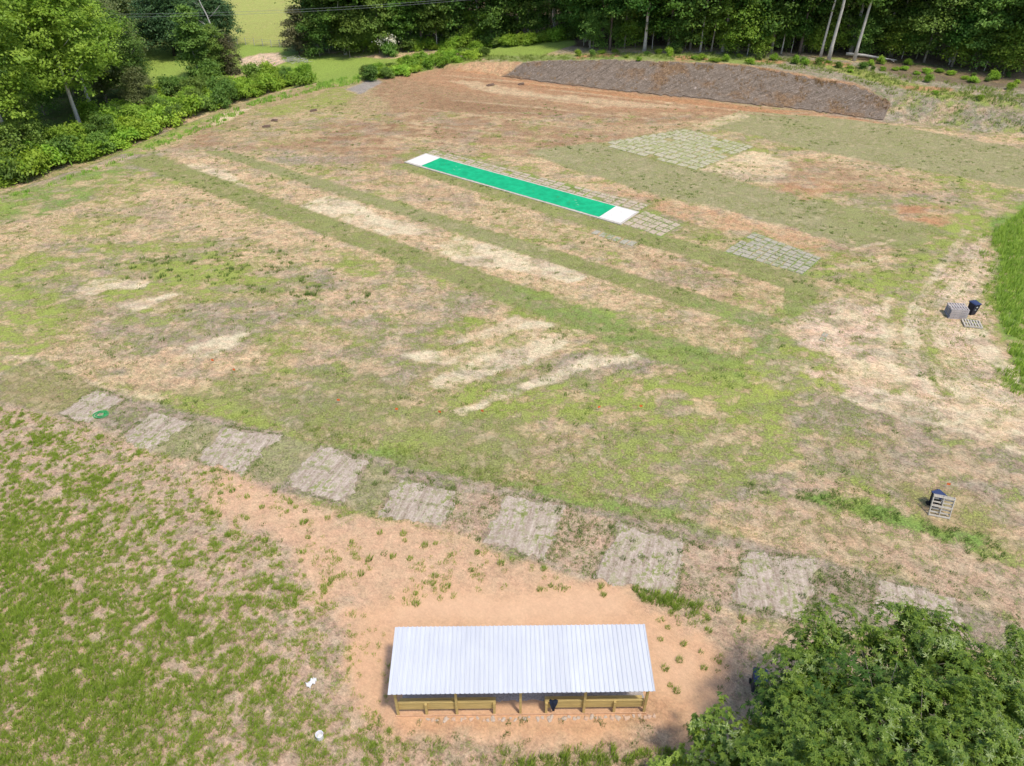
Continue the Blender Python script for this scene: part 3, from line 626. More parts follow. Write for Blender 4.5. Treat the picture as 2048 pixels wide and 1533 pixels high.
# dead snags
def snag(px, py, h, r, lean, label, limbs=6):
    e = empty('dead_tree', foot(px, py), 0, label, 'dead tree'); mesh_obj('trunk', trunk_mesh(h, r, DEAD, limbs, .4, 2.6, lean, twig=True), e)
snag(450,140,15,.2,(-3.2,0),'white leafless snag leaning left in front of the pasture')
snag(262,180,15,.14,(-3,0),'thin bare grey tree among the valley trees',9)
snag(20,250,12,.18,(-2,0),'bare grey branching tree at the far left edge',10)
snag(735,84,9,.09,(0,0),'bare twiggy grey tree below the power line',10)
snag(165,120,16,.16,(-2,0),'pale leafless treetop behind the tall bright trees',10)
# ------------------------------------------------------------------ shrubs
def shrub_proto(r, h, mat, count=2600, size=.26, n=7):
    L = []
    for i in range(n+4):
        k_ = rng.uniform(.22,.62); rr_ = rng.uniform(.2,.85); L.append((math.cos(i*2.4)*r*rr_, math.sin(i*2.4)*r*rr_, h*rng.uniform(.2,.8), r*k_, r*k_, h*rng.uniform(.2,.5)))
    st = MB()
    for i in range(5):
        a = i*1.3; st.tube([(0,0,-.1),(math.cos(a)*r*.3, math.sin(a)*r*.3, h*.5)], [.05,.015], 5)
    me = bpy.data.meshes.new('stems'); me.from_pydata(st.v, [], st.f); me.materials.append(BARK)
    return (me, leaf_mass('foliage', L, count, size, mat, .3))
SP = [shrub_proto(1.5,1.7,G_SHR), shrub_proto(1.3,1.9,G_MID), shrub_proto(1.8,1.3,G_SHR), shrub_proto(1.2,1.5,G_SHR,2000,.26)]
def shrub(p, k, s, label, group, name='shrub'):
    e = empty(name, p, rng.uniform(0,6.28), label, 'shrub', group); e.scale = (s, s, s*rng.uniform(.7,1.6))
    mesh_obj('stems', SP[k][0], e); mesh_obj('foliage', SP[k][1], e)
band = [(0,372),(60,352),(120,330),(180,312),(240,290),(290,268),(340,248),(400,224),(450,208),(510,190),(560,176),(610,166)]
band2 = [(0,335),(70,310),(130,296),(190,285),(250,262),(310,235),(370,214),(430,195),(490,172),(550,156),(620,150)]
band3 = [(20,290),(90,280),(240,240),(300,215),(340,195),(400,178),(440,165)]
for bd, lab, m_ in ((band,'leafy shrub in the front line along the left field edge, %s from the left',40),(band2,'leafy shrub in the middle line of the left hedge bank, %s from the left',40),(band3,'dull shrub at the foot of the valley trees, %s from the left',16)):
    for i in range(m_):
        f = (i+.5)/m_*(len(bd)-1); j = int(f); q = f-j; px = bd[j][0]*(1-q)+bd[j+1][0]*q if j+1 < len(bd) else bd[j][0]; py = bd[j][1]*(1-q)+bd[j+1][1]*q if j+1 < len(bd) else bd[j][1]
        near = px < 330
        shrub(foot(px+rng.uniform(-7,7), py+rng.uniform(-6,6)), int(rng.integers(0,4)) if bd is not band3 else 1+2*int(rng.integers(0,2)), rng.uniform(.8,1.3)*(1.05 if near else .85), lab % ORD[i], 'shrubs down the left bank')
for i in range(26):
    f = i/25; px = 735+f*235; py = 158-f*52+8*math.sin(i*2.1)
    shrub(foot(px, py), int(rng.integers(0,4)), rng.uniform(.55,.85), 'pale bush in the row at the far left field corner, %s from left' % ORD[i], 'bushes at the far left corner')
for i in range(34):
    px = 820+i*9.8; py = float(np.interp(px,[820,900,1000,1150],[104,98,95,78]))
    shrub(foot(px, py, 0, rng.uniform(-.5,1.5)), int(rng.integers(0,4)), rng.uniform(.5,.95), 'low bush on the wood edge behind the clearing, %s from the left' % ORD[i], 'bushes behind the clearing')
for i in range(40):
    px = 1160+i*22.5+rng.uniform(-5,5); py = float(np.interp(px,[1160,1500,1700,2060],[108,116,126,160]))+rng.uniform(-6,12)
    shrub(foot(px, py), int(rng.integers(0,4)), rng.uniform(.15,.42), 'small weedy bush on the verge above the brown bank, %s from the left' % ORD[i], 'weedy bushes above the bank')
for (px,py,s) in [(1610,130,.5),(1590,128,.5),(1700,145,.35),(1760,128,.5),(1815,130,.5),(1900,150,.5),(1945,165,.6),(1985,160,.6),(1855,165,.45),(1740,132,.4),(2020,180,.5),(1960,200,.35),(1870,188,.35)]:
    shrub(foot(px,py), 3, s*.8, 'bright leafy weed clump on the slope right of the bank', 'bright weed clumps right of the bank')
for i, (px, py, k_, s_) in enumerate([(70,330,0,.8),(130,318,2,.7),(215,292,0,.6),(275,262,2,.6),(322,242,0,.5),(385,214,2,.5),(455,196,0,.45),(515,180,2,.4),(20,350,0,.9),(575,165,0,.35)]):
    place_tree(UP[k_], 'sapling', foot(px, py), s_, label='sapling rising out of the left hedge bank, %s from the left' % ORD[[1,2,3,4,5,6,7,8,0,9][i]], cat='sapling', group='saplings in the left hedge bank')
me_white = leaf_mass('blossom', [(0,0,2.0,1.3,1.3,1.0)], 500, .22, plain('white_blossom',(.75,.72,.55),.7), .4)
e = empty('flowering_shrub', foot(778,112), 0, 'shrub dotted with cream white blossom below the wood', 'shrub')
mesh_obj('foliage', SP[1][1], e); mesh_obj('blossom', me_white, e)
#@@NEXT2
# ------------------------------------------------------------------ sod tiles, dried panels, pitch
def lerp2(q, u, v):
    a, b, c, d = q; return (a*(1-u)+b*u)*(1-v) + (d*(1-u)+c*u)*v
def sod_mat(name, dry, green, amt):
    m, nt, b = new_mat(name); L = nt.links.new; geo = nd(nt, 'ShaderNodeNewGeometry'); p = geo.outputs['Position']; oi = nd(nt, 'ShaderNodeObjectInfo')
    f = noise(nt, 6, 8, .72, p, .5); g = maprange(nt, math_n(nt, 'ADD', noise(nt, 2.2, 9, .72, p), math_n(nt, 'MULTIPLY', oi.outputs['Random'], .08)), .62-amt*.25, .68-amt*.25, 0, 1, True)
    c = mixc(nt, maprange(nt, f, .3, .7, 0, 1), tuple(x*.72 for x in dry), tuple(min(.8, x*1.25) for x in dry)); c = mixc(nt, math_n(nt, 'MULTIPLY', g, .8), c, green)
    L(c, b.inputs['Base Color']); b.inputs['Roughness'].default_value = .95; b.inputs['Specular IOR Level'].default_value = .1; bump(nt, f, .8, .05, b); return m
SOD1 = sod_mat('dry_sod', (.39,.35,.27), (.20,.25,.08), .25); SOD2 = sod_mat('dry_sod_pale', (.46,.41,.29), (.30,.32,.13), .42); SOD3 = sod_mat('dry_sod_brown', (.47,.38,.28), (.24,.27,.10), .22)
def tile_mesh(mat, i):
    r = random.Random(i); m = MB(); n = 16; ring = []
    for k in range(n):
        a = 2*PI*k/n; cx, cy = math.cos(a), math.sin(a); s = .5/max(abs(cx), abs(cy)); ring.append((cx*s*r.uniform(.90,.99), cy*s*r.uniform(.90,.99)))
    v = [(x, y, 0) for x, y in ring] + [(x*.96, y*.96, 1) for x, y in ring] + [(0,0,1.15)]
    f = [[k, (k+1) % n, n+(k+1) % n, n+k] for k in range(n)] + [[n+k, n+(k+1) % n, 2*n] for k in range(n)]
    me = bpy.data.meshes.new('sod_tile'); me.from_pydata(v, [], f); me.materials.append(mat); return me
def tiles(quad, nu, nv, mat, label, group, skip=0.0, fill=.9):
    q = [Vector(at(*p)[:2]) for p in quad]; ms = [tile_mesh(mat, i) for i in range(4)]
    for i in range(nu):
        for j in range(nv):
            if rng.random() < skip: continue
            a = lerp2(q, i/nu, j/nv); b = lerp2(q, (i+1)/nu, j/nv); c = lerp2(q, (i+1)/nu, (j+1)/nv); d = lerp2(q, i/nu, (j+1)/nv)
            cen = (a+b+c+d)/4; ux = ((b-a)+(c-d))/2; uy = ((d-a)+(c-b))/2
            o = mesh_obj('sod_tile', ms[(i*3+j*5) % 4]); o.location = (cen.x+rng.normal()*.02, cen.y+rng.normal()*.02, float(H(cen.x, cen.y))+.005)
            o.rotation_euler.z = math.atan2(ux.y, ux.x)+rng.normal()*.02; o.scale = (ux.length*fill*rng.uniform(.93,1.03), uy.length*fill*rng.uniform(.93,1.03), rng.uniform(.03,.05))
            tag(o, label, 'sod tile', group)
tiles([(1448,504),(1507,465),(1643,517),(1605,550)][::1] and [(1507,465),(1643,517),(1605,550),(1448,504)], 10, 7, SOD1, 'grey dried square of sod in the grid block right of the pitch', 'sod grid right of the pitch', .03, .93)
tiles([(866,300),(1300,411),(1277,423),(853,308)], 26, 3, SOD3, 'small dried sod piece in the strip along the far side of the green pitch', 'sod strip behind the pitch', .06, .90)
tiles([(1290,422),(1362,450),(1322,474),(1246,449)], 6, 4, SOD3, 'brownish sod piece in the patch off the right white end of the pitch', 'sod patch off the pitch end', .08, .92)
tiles([(1372,259),(1508,294),(1392,341),(1192,288)], 10, 11, SOD2, 'pale sod piece in the large grid between the two olive seeded blocks', 'large pale sod grid', .10, .93)
tiles([(1192,460),(1280,485),(1262,495),(1178,468)], 6, 1, SOD1, 'grey sod piece in the short broken row below the pitch', 'broken row of sod below the pitch', .1, .8)
tiles([(1646,664),(1658,668),(1650,686),(1637,682)], 2, 2, SOD1, 'one of four grey sod squares alone on the worn dirt', 'four loose sod squares', 0, .85)
# the dried rectangular panels of the seeded band
def panel_mat():
    m, nt, b = new_mat('dried_panel'); L = nt.links.new; tc = nd(nt, 'ShaderNodeTexCoord'); o = tc.outputs['Object']; geo = nd(nt, 'ShaderNodeNewGeometry')
    mp = nd(nt, 'ShaderNodeMapping'); mp.inputs['Scale'].default_value = (4.2, .35, 1); L(o, mp.inputs[0])
    st = noise(nt, 1, 5, .6, mp.outputs[0], .5); f = noise(nt, 8, 8, .75, geo.outputs['Position'], .5); big = noise(nt, .5, 6, .65, geo.outputs['Position'])
    v = math_n(nt, 'ADD', math_n(nt, 'MULTIPLY', f, .5), math_n(nt, 'MULTIPLY', st, .5))
    c = mixc(nt, maprange(nt, v, .39, .60, 0, 1), (.26,.195,.14), (.56,.46,.375))
    g = maprange(nt, math_n(nt, 'ADD', math_n(nt, 'MULTIPLY', noise(nt, 2.6, 10, .75, geo.outputs['Position']), .75), math_n(nt, 'MULTIPLY', st, .3)), .535, .575, 0, 1, True)
    c = mixc(nt, math_n(nt, 'MULTIPLY', g, maprange(nt, big, .42, .56, .25, .95)), c, (.23,.25,.085))
    L(c, b.inputs['Base Color']); b.inputs['Roughness'].default_value = .95; b.inputs['Specular IOR Level'].default_value = .1; bump(nt, v, .9, .06, b); return m
PM = panel_mat()
PANELS = [([(118,826),(195,778),(250,800),(175,852)],'reddish grey straw panel carrying the green hose coil'),
 ([(242,874),(308,822),(390,845),(300,905)],'grey straw panel just right of the green hose coil'),
 ([(392,918),(450,855),(560,873),(482,953)],'grey straw panel third from the left, with fine ridges'),
 ([(564,970),(640,892),(738,924),(690,1008)],'grey straw panel fourth from the left in the band'),
 ([(748,1033),(798,960),(915,985),(882,1054)],'panel with dark weed clumps up left of the shelter'),
 ([(962,1084),(1012,990),(1135,1012),(1092,1117)],'ridged pale panel straight behind the shelter'),
 ([(1187,1160),(1237,1046),(1372,1086),(1347,1190)],'large grey straw panel behind the right end of the shelter'),
 ([(1460,1204),(1490,1106),(1640,1121),(1612,1243)],'pale grey straw panel right of the narrow weedy strip'),
 ([(1747,1225),(1754,1156),(1882,1170),(1925,1208),(1925,1270)],'palest panel partly hidden by the near tree')]
def panel(quad, label):
    q = [Vector(at(*p)[:2]) for p in quad]
    if len(q) == 5: q = [q[0], q[1], q[2]*.3+q[3]*.7, q[4]]
    c0 = sum(q, Vector((0,0)))/4; q = [c0+(k_-c0)*1.07 for k_ in q]; nu, nv = 34, 34; ang = math.atan2(q[2].y-q[1].y, q[2].x-q[1].x)
    o = empty('tmp'); bpy.data.objects.remove(o)
    P = []; R_ = Matrix.Rotation(-ang, 2)
    for j in range(nv+1):
        for i in range(nu+1):
            p = lerp2(q, i/nu, j/nv); e_ = min(i, nu-i, j, nv-j)
            if e_ <= 2: n_ = fbm(np.array([p.x*2.2]), np.array([p.y*2.2]), 5, 4)[0]-.40; p = p + (c0-p).normalized()*(n_*1.5)*(1-e_*.3)
            z = .012 + .02*float(vnoise(np.array([p.x*5.]), np.array([p.y*5.]), 9)[0]) - (.045 if e_ == 0 else .018 if e_ == 1 else 0) + .0
            l = R_ @ (p-c0); P.append((l.x, l.y, float(H(p.x, p.y))+z))
    F = [(j*(nu+1)+i, j*(nu+1)+i+1, (j+1)*(nu+1)+i+1, (j+1)*(nu+1)+i) for j in range(nv) for i in range(nu)]
    me = bpy.data.meshes.new('straw_panel'); me.from_pydata(P, [], F); me.materials.append(PM); me.update()
    o = mesh_obj('straw_panel', me); o.location = (c0.x, c0.y, 0); o.rotation_euler.z = ang
    tag(o, label, 'ground panel', 'dried straw panels in the seeded band'); return q
PQ = [panel(q, l) for q, l in PANELS]
# the pitch
GRN = plain('green_carpet', (.012,.37,.165), .9, .22, 1.3, bmp=.3, spec=.1); WHT = plain('white_carpet', (.70,.66,.62), .85, .09, 2, spec=.1); CONC = plain('concrete', (.50,.45,.38), .9, .2, 4, bmp=.3)
A, B_, C_, D_ = [Vector(flat(*p)) for p in [(814,325.2),(851,309.6),(1274,426),(1240,448.2)]]
org = (A+B_+C_+D_)/4; ax = ((D_-A)+(C_-B_)); ang = math.atan2(ax.y, ax.x); Lp = ax.length/2; Wp = ((B_-A).length+(C_-D_).length)/2
wa = .5*((Vector(flat(846.6,331.8))-A).length + (Vector(flat(879,318))-B_).length); wb = .5*((D_-Vector(flat(1198.7,435.3))).length+(C_-Vector(flat(1229.5,416.5))).length)
zp = float(H(org.x, org.y))
e = empty('cricket_pitch', (org.x, org.y, zp), ang, 'long green carpet pitch with white ends in the middle of the field', 'cricket pitch')
m = MB(); m.box((0,0,.03), (Lp+.35, Wp+.45, .10)); m.build('concrete_base', CONC, e, .01)
def sheet(x0, x1, y0, y1, z, name, mat, par, n=24, amp=.006):
    vs = []; fs = []
    for j in range(7):
        for i in range(n+1): vs.append((x0+(x1-x0)*i/n + (rng.normal()*.012 if i in (0,n) else 0), y0+(y1-y0)*j/6 + (rng.normal()*.012 if j in (0,6) else 0), z+amp*rng.random()))
    fs = [(j*(n+1)+i, j*(n+1)+i+1, (j+1)*(n+1)+i+1, (j+1)*(n+1)+i) for j in range(6) for i in range(n)]
    me = bpy.data.meshes.new(name); me.from_pydata(vs, [], fs); me.materials.append(mat); me.update(); return mesh_obj(name, me, par)
sheet(-Lp/2+wa, Lp/2-wb, -Wp/2, Wp/2, .084, 'green_carpet', GRN, e, 80)
sheet(-Lp/2, -Lp/2+wa, -Wp/2, Wp/2, .086, 'white_end', WHT, e); sheet(Lp/2-wb, Lp/2, -Wp/2, Wp/2, .086, 'white_end', WHT, e)
m = MB()
for (x, y) in [(-Lp*.30,.5),(-Lp*.285,-.3),(-Lp*.27,.1),(Lp*.27,.45),(Lp*.30,-.35),(Lp*.285,.0)]:
    m.box((x, y, .0935), (rng.uniform(.15,.4), rng.uniform(.05,.1), .002), rng.uniform(-.4,.4))
m.build('worn_marks', plain('worn_mark', (.25,.55,.36), .9, .2, 9), e)
# ------------------------------------------------------------------ shelter
def ribbed_mat():
    m, nt, b = new_mat('white_metal_roof'); tc = nd(nt, 'ShaderNodeTexCoord')
    f = noise(nt, .8, 6, .6, tc.outputs['Object']); c = mixc(nt, maprange(nt, f, .35, .65, 0, 1), (.545,.56,.605), (.585,.60,.635))
    sx = nd(nt, 'ShaderNodeSeparateXYZ'); nt.links.new(tc.outputs['Object'], sx.inputs[0])
    wn_ = nd(nt, 'ShaderNodeTexWhiteNoise', noise_dimensions='1D'); nt.links.new(math_n(nt, 'FLOOR', math_n(nt, 'DIVIDE', sx.outputs[0], .915)), wn_.inputs['W'])
    g_ = maprange(nt, wn_.outputs['Value'], 0, 1, .95, 1.03); mp = nd(nt, 'ShaderNodeMapping'); mp.inputs['Scale'].default_value = (9, .5, 1); nt.links.new(tc.outputs['Object'], mp.inputs[0])
    g_ = math_n(nt, 'MULTIPLY', g_, maprange(nt, noise(nt, 1, 6, .7, mp.outputs[0]), .35, .7, 1.02, .90)); cc = nd(nt, 'ShaderNodeCombineColor'); [nt.links.new(g_, cc.inputs[i]) for i in range(3)]
    c = mixc(nt, 1.0, c, cc.outputs[0], 'MULTIPLY')
    nt.links.new(c, b.inputs['Base Color']); b.inputs['Roughness'].default_value = .42; b.inputs['Specular IOR Level'].default_value = .5; return m
def timber(name, col, var=.22):
    m, nt, b = new_mat(name); tc = nd(nt, 'ShaderNodeTexCoord'); mp = nd(nt, 'ShaderNodeMapping'); mp.inputs['Scale'].default_value = (1.2, 14, 14); nt.links.new(tc.outputs['Object'], mp.inputs[0])
    f = noise(nt, 1, 6, .6, mp.outputs[0], 1.0); k_ = maprange(nt, noise(nt, 1.6, 2, .5, tc.outputs['Object']), .68, .74, 0, .7, True)
    c = mixc(nt, maprange(nt, f, .3, .7, 0, 1), tuple(x*(1-var) for x in col), tuple(x*(1+var) for x in col)); c = mixc(nt, k_, c, tuple(x*.45 for x in col))
    nt.links.new(c, b.inputs['Base Color']); b.inputs['Roughness'].default_value = .8; return m
ROOF = ribbed_mat(); WOOD = timber('treated_pine', (.50,.36,.13)); WOODP = timber('pallet_wood', (.50,.45,.38)); WOODG = timber('pallet_wood_grey', (.46,.41,.39))
GRAV = plain('gravel', (.36,.315,.29), .95, .45, 22, bmp=1.0)
e = empty('open_shelter', (.35, 15.6, 0), R(.75), 'long open timber shelter with white ribbed metal roof and built in benches', 'shelter')
y0, z0, y1, z1 = -1.30, 2.10, 1.36, 2.45; hw = 5.02; sl = (z1-z0)/(y1-y0)
v = []; n_r = 55; pr = []
for i in range(n_r):
    x = -hw + 2*hw*i/n_r; s_ = 2*hw/n_r; pr += [(x,0), (x+s_*.62,0), (x+s_*.68,.032), (x+s_*.90,.032)]
pr.append((hw, 0)); ny_ = 9
for j in range(ny_):
    y = y0+(y1-y0)*j/(ny_-1)
    for (x, dz) in pr: v.append((x, y, z0+(y-y0)*sl+dz+.03+.004*math.sin(x*1.7+j)))
k = len(pr); f = [(j*k+i, j*k+i+1, (j+1)*k+i+1, (j+1)*k+i) for j in range(ny_-1) for i in range(k-1)]
me = bpy.data.meshes.new('roof'); me.from_pydata(v, [], f); me.materials.append(ROOF); me.update(); roof = mesh_obj('roof', me, e)
sm = roof.modifiers.new('sheet', 'SOLIDIFY'); sm.thickness = .004; sm.offset = -1
m = MB(); Ms = Matrix.Rotation(math.atan(sl), 3, 'X')
for x in (-hw-.006, hw+.006): m.box((x, (y0+y1)/2, (z0+z1)/2+.02), (.012, (y1-y0)+.02, .06), M=Ms)
m.build('edge_trim', ROOF, roof)
px_ = [-4.87, -2.54, -.03, 2.48, 4.88]
for x in px_:
    m = MB(); m.box((x, -.95, 1.08), (.095, .095, 2.16)); m.build('post', WOOD, e, .004)
    m = MB(); m.box((x+(.12 if x < 0 else -.12 if x > 0 else .1), 1.05, 1.17), (.095, .095, 2.34)); m.build('post', WOOD, e, .004)
    m = MB(); m.box((x+.07, .03, (z0+z1)/2-.07), (.04, y1-y0-.1, .14), M=Ms); m.build('rafter', WOOD, e)
for y in (-1.0, 0, 1.0):
    m = MB(); m.box((0, y, z0+(y-y0)*sl-.0-.012), (2*hw-.1, .09, .038)); m.build('purlin', WOOD, e)
def bench(xa, xb, sup):
    m = MB(); L_ = xb-xa; cx = (xa+xb)/2
    m.box((cx, -.875, .415), (L_, .04, .235)); m.box((cx, -.872, .657), (L_, .04, .235)); o = m.build('backrest', WOOD, e, .004)
    m = MB(); m.box((cx, -.872, .792), (L_, .09, .03)); m.build('top_rail', WOOD, o, .004)
    m = MB(); m.box((cx, -.64, .43), (L_, .28, .04)); m.build('seat', WOOD, e, .004)
    for x in sup: 
        m = MB(); m.box((x, -.945, .39), (.095, .095, .78)); m.build('bench_post', WOOD, e, .004)
        m = MB(); m.box((x, -.55, .20), (.085, .085, .42)); m.build('seat_leg', WOOD, e, .004)
bench(-4.82, -1.0, [-3.74, -1.06]); bench(.94, 4.83, [.99, 3.68])
m = MB(); m.box((.0, -1.0+.0, .02), (9.95, .05, .09)); m.build('sill_board', plain('muddy_timber', (.55,.33,.20), .9, .2, 5), e, .004)
# gravel floor: bumpy sheet
vs = []; nxg, nyg = 90, 18
for j in range(nyg+1):
    for i in range(nxg+1):
        x = -4.85+9.9*i/nxg; yy = -.45 + 1.65*j/nyg; edge = min(i, nxg-i, j, nyg-j) == 0
        vs.append((x+rng.normal()*.02, yy+(rng.normal()*.05 if edge else 0), -.01 if edge else .012+.012*rng.random()))
me = bpy.data.meshes.new('gravel_floor'); me.from_pydata(vs, [], [(j*(nxg+1)+i, j*(nxg+1)+i+1, (j+1)*(nxg+1)+i+1, (j+1)*(nxg+1)+i) for j in range(nyg) for i in range(nxg)]); me.materials.append(GRAV); me.update(); mesh_obj('gravel_floor', me, e)
# jacket over the right bench
def blob(name, lobes, mat, parent=None, sub=2, rough=.12, seed=3):
    bm = bmesh.new()
    for (c, r) in lobes:
        g = bmesh.ops.create_icosphere(bm, subdivisions=sub, radius=1.0)
        for q in g['verts']:
            k = 1 + rough*(math.sin(q.co.x*7+seed+c[0]*9)+math.sin(q.co.y*9+seed*2)+math.sin(q.co.z*8+seed*3))/2
            q.co = Vector((q.co.x*r[0]*k+c[0], q.co.y*r[1]*k+c[1], q.co.z*r[2]*k+c[2]))
    me = bpy.data.meshes.new(name); bm.to_mesh(me); bm.free(); me.materials.append(mat); me.polygons.foreach_set('use_smooth', [True]*len(me.polygons)); return mesh_obj(name, me, parent)
NAVY = plain('navy_cloth', (.012,.018,.035), .9, .3, 12, bmp=.5)
bw = Vector((.35,15.6,0)) + Matrix.Rotation(R(.75),3,'Z') @ Vector((1.27,-.89,0))
bm = bmesh.new(); prof = [(.13,-.17,.55,.05),(.15,-.12,.86,.07),(.16,-.05,1.03,.08),(.16,.03,1.05,.08),(.14,.10,.98,.07)]
front = [(.05,-.10,.42),(.07,-.11,.55),(.075,-.11,.70),(.12,-.105,.84),(.165,-.09,.96),(.18,-.03,1.04),(.17,.04,1.045),(.15,.09,.95),(.14,.10,.75)]
rows = []
for i, (hw_, y, z) in enumerate(front):
    rows.append([bm.verts.new(((t-.5)*2*hw_ + .012*math.sin(i*2+t*9), y-.02*math.sin(t*PI*3+i*.6), z + .02*math.sin(t*PI)*(1 if i > 3 else -1))) for t in [q/8 for q in range(9)]])
for a_, b__ in zip(rows, rows[1:]):
    for i in range(8): bm.faces.new((a_[i], a_[i+1], b__[i+1], b__[i]))
me = bpy.data.meshes.new('jacket'); bm.to_mesh(me); bm.free(); me.materials.append(NAVY); o = mesh_obj('jacket', me); o.location = bw; o.location.z -= .22
md = o.modifiers.new('s', 'SOLIDIFY'); md.thickness = .03; md2 = o.modifiers.new('b', 'SUBSURF'); md2.levels = md2.render_levels = 2
tag(o, 'dark navy jacket hung over the backrest of the right bench', 'jacket')
# stones in front of the shelter
STN = plain('stone_pale', (.55,.38,.27), .9, .2, 5, bmp=.5); STN2 = plain('stone_grey', (.50,.40,.32), .9, .2, 5, bmp=.5)
sm_ = []
for i in range(5):
    bm = bmesh.new(); bmesh.ops.create_icosphere(bm, subdivisions=2, radius=1)
    for q in bm.verts: q.co *= 1+.22*math.sin(q.co.x*4+i*2)+.15*math.sin(q.co.y*5+i)+rng.normal()*.05; q.co.z *= .5
    me = bpy.data.meshes.new('stone'); bm.to_mesh(me); bm.free(); me.materials.append(STN if i % 2 else STN2); sm_.append(me)
for i in range(44):
    px = 845+ (1310-845)*i/43 + rng.uniform(-4,4); py = 1441 - 8*(i/43) + rng.uniform(-2.5,2.5); p = at(px, py)
    o = mesh_obj('stone', sm_[int(rng.integers(0,5))]); o.location = p + Vector((0,0,.01)); s_ = rng.uniform(.045,.105); o.scale = (s_*rng.uniform(1,1.5), s_, s_); o.rotation_euler.z = rng.uniform(0,6)
    tag(o, 'pale half buried stone in the row along the near side of the shelter', 'stone', 'row of stones by the shelter')
# erosion blanket pinned over the cut bank
def blanket():
    toe = [Vector(at(*p)[:2]) for p in [(1003,154),(1100,166),(1250,183.5),(1400,198),(1600,219),(1766,241)]]
    top = [Vector(at(*p)[:2]) for p in [(1047,127),(1130,122),(1300,124.5),(1500,135),(1700,171),(1781,208)]]
    nu, nv = 260, 30; V = []; SL = []
    for j in range(nv+1):
        for i in range(nu+1):
            f_ = i/nu*5; k_ = min(int(f_), 4); f_ -= k_; a_ = toe[k_].lerp(toe[k_+1], f_); b__ = top[k_].lerp(top[k_+1], f_); p = a_.lerp(b__, j/nv)
            V.append((p.x, p.y)); SL.append((i*.28, j*.28, 0, 1))
    V = np.array(V); rb_ = np.zeros(((nv+1), (nu+1))); rb_[0] = 1; rb_[1] = .6; rb_[-1] = -1; rb_[-2] = -.6; V[:,1] += rb_.ravel()*(fbm(V[:,0]*1.6, V[:,1]*1.6, 91, 4)-.5)*1.8; z = H(V[:,0], V[:,1]) + .05 + .10*(fbm(V[:,0]*1.1, V[:,1]*1.1, 61, 4)-.35)
    I = np.arange((nu+1)*(nv+1)).reshape(nv+1, nu+1); F = np.stack([I[:-1,:-1], I[:-1,1:], I[1:,1:], I[1:,:-1]], -1).reshape(-1,4)
    m, nt, b = new_mat('straw_netting'); L = nt.links.new; at_ = nd(nt, 'ShaderNodeAttribute', attribute_name='lay'); v = at_.outputs['Vector']; geo = nd(nt, 'ShaderNodeNewGeometry')
    mp = nd(nt, 'ShaderNodeMapping'); mp.vector_type = 'TEXTURE'; mp.inputs['Rotation'].default_value = (0,0,R(60)); mp.inputs['Scale'].default_value = (2.6,.33,1); L(v, mp.inputs[0])
    st = noise(nt, 1, 7, .75, mp.outputs[0], .6); f = noise(nt, 2.4, 9, .8, geo.outputs['Position'], 1.0); big = noise(nt, .22, 6, .65, geo.outputs['Position'])
    q = math_n(nt, 'ADD', math_n(nt, 'MULTIPLY', st, .45), math_n(nt, 'MULTIPLY', f, .55))
    c = mixc(nt, maprange(nt, q, .37, .57, 0, 1), (.06,.045,.032), (.255,.20,.155)); c = mixc(nt, maprange(nt, q, .585, .66, 0, .9), c, (.55,.45,.39))
    c = mixc(nt, maprange(nt, big, .48, .62, 0, .8, True), c, mixc(nt, maprange(nt, f, .4, .6, 0, 1), (.09,.05,.03), (.30,.185,.095)))
    c = mixc(nt, maprange(nt, noise(nt, 3.0, 8, .75, geo.outputs['Position'], 1.5), .56, .66, 0, .7, True), c, (.56,.46,.40))
    L(c, b.inputs['Base Color']); b.inputs['Roughness'].default_value = .95; b.inputs['Specular IOR Level'].default_value = .1; bump(nt, q, 1.0, .15, b)
    me = np_mesh('erosion_blanket', np.c_[V, z], F, m, {'lay': ('FLOAT_COLOR', np.array(SL))}, True)
    tag(mesh_obj('erosion_blanket', me), 'dark brown straw netting pinned over the long cut bank', 'erosion blanket')
blanket()
# ------------------------------------------------------------------ pallets
def pallet(mat, label, group=None):
    e = empty('pallet', (0,0,0), 0, label, 'pallet', group)
    for y in (-.48, 0, .48):
        m = MB(); m.box((0, y, .065), (1.2, .04, .09)); m.build('stringer', mat, e)
    for i in range(7):
        m = MB(); m.box((-.555+i*.185, 0, .12), (.075, 1.0, .019)); m.build('deck_board', mat, e)
    for x in (-.52, 0, .52):
        m = MB(); m.box((x, 0, .0095), (.09, 1.0, .019)); m.build('bottom_board', mat, e)
    return e
pal = pallet(WOODG, 'bottom wooden pallet of the stack beside the dark bin', 'pallets in the stack')
base = at(1909, 632); words = ['bottom','second','third','fourth','fifth','top']
stack = [pal] + [copy_tree(pal) for _ in range(5)]
for i, s_ in enumerate(stack):
    s_.location = base + Vector((rng.normal()*.012, rng.normal()*.012, .132*i)); s_.rotation_euler.z = R(-8)+rng.normal()*.02
    s_['label'] = ('%s wooden pallet of the stack beside the dark bin' % words[i]) if i in (0,5) else '%s pallet from the bottom of the stack beside the dark bin' % words[i]
pf = copy_tree(pal); del pf['group']; pf['label'] = 'single pallet lying flat on the dirt in front of the stack'
for c in kids(pf): c.data = c.data.copy(); c.data.materials.clear(); c.data.materials.append(WOODP)
pf.location = at(1943, 650, .02); pf.rotation_euler.z = R(-14)
pl = copy_tree(pf); pl['label'] = 'pale pallet leaning upright against a dark blue bin'
pl.location = at(1879, 1036, .62); pl.rotation_euler = (0, 0, 0)
# stand it on its edge: deck away from the viewer, leaning back
Mx = Matrix.Rotation(R(-17), 3, 'Z') @ Matrix.Rotation(R(-22), 3, 'X') @ Matrix.Rotation(R(-90), 3, 'X') @ Matrix.Rotation(R(90), 3, 'Z')
pl.rotation_euler = Mx.to_euler(); pl.location = at(1879, 1037) + Vector((.05,.25,.56))
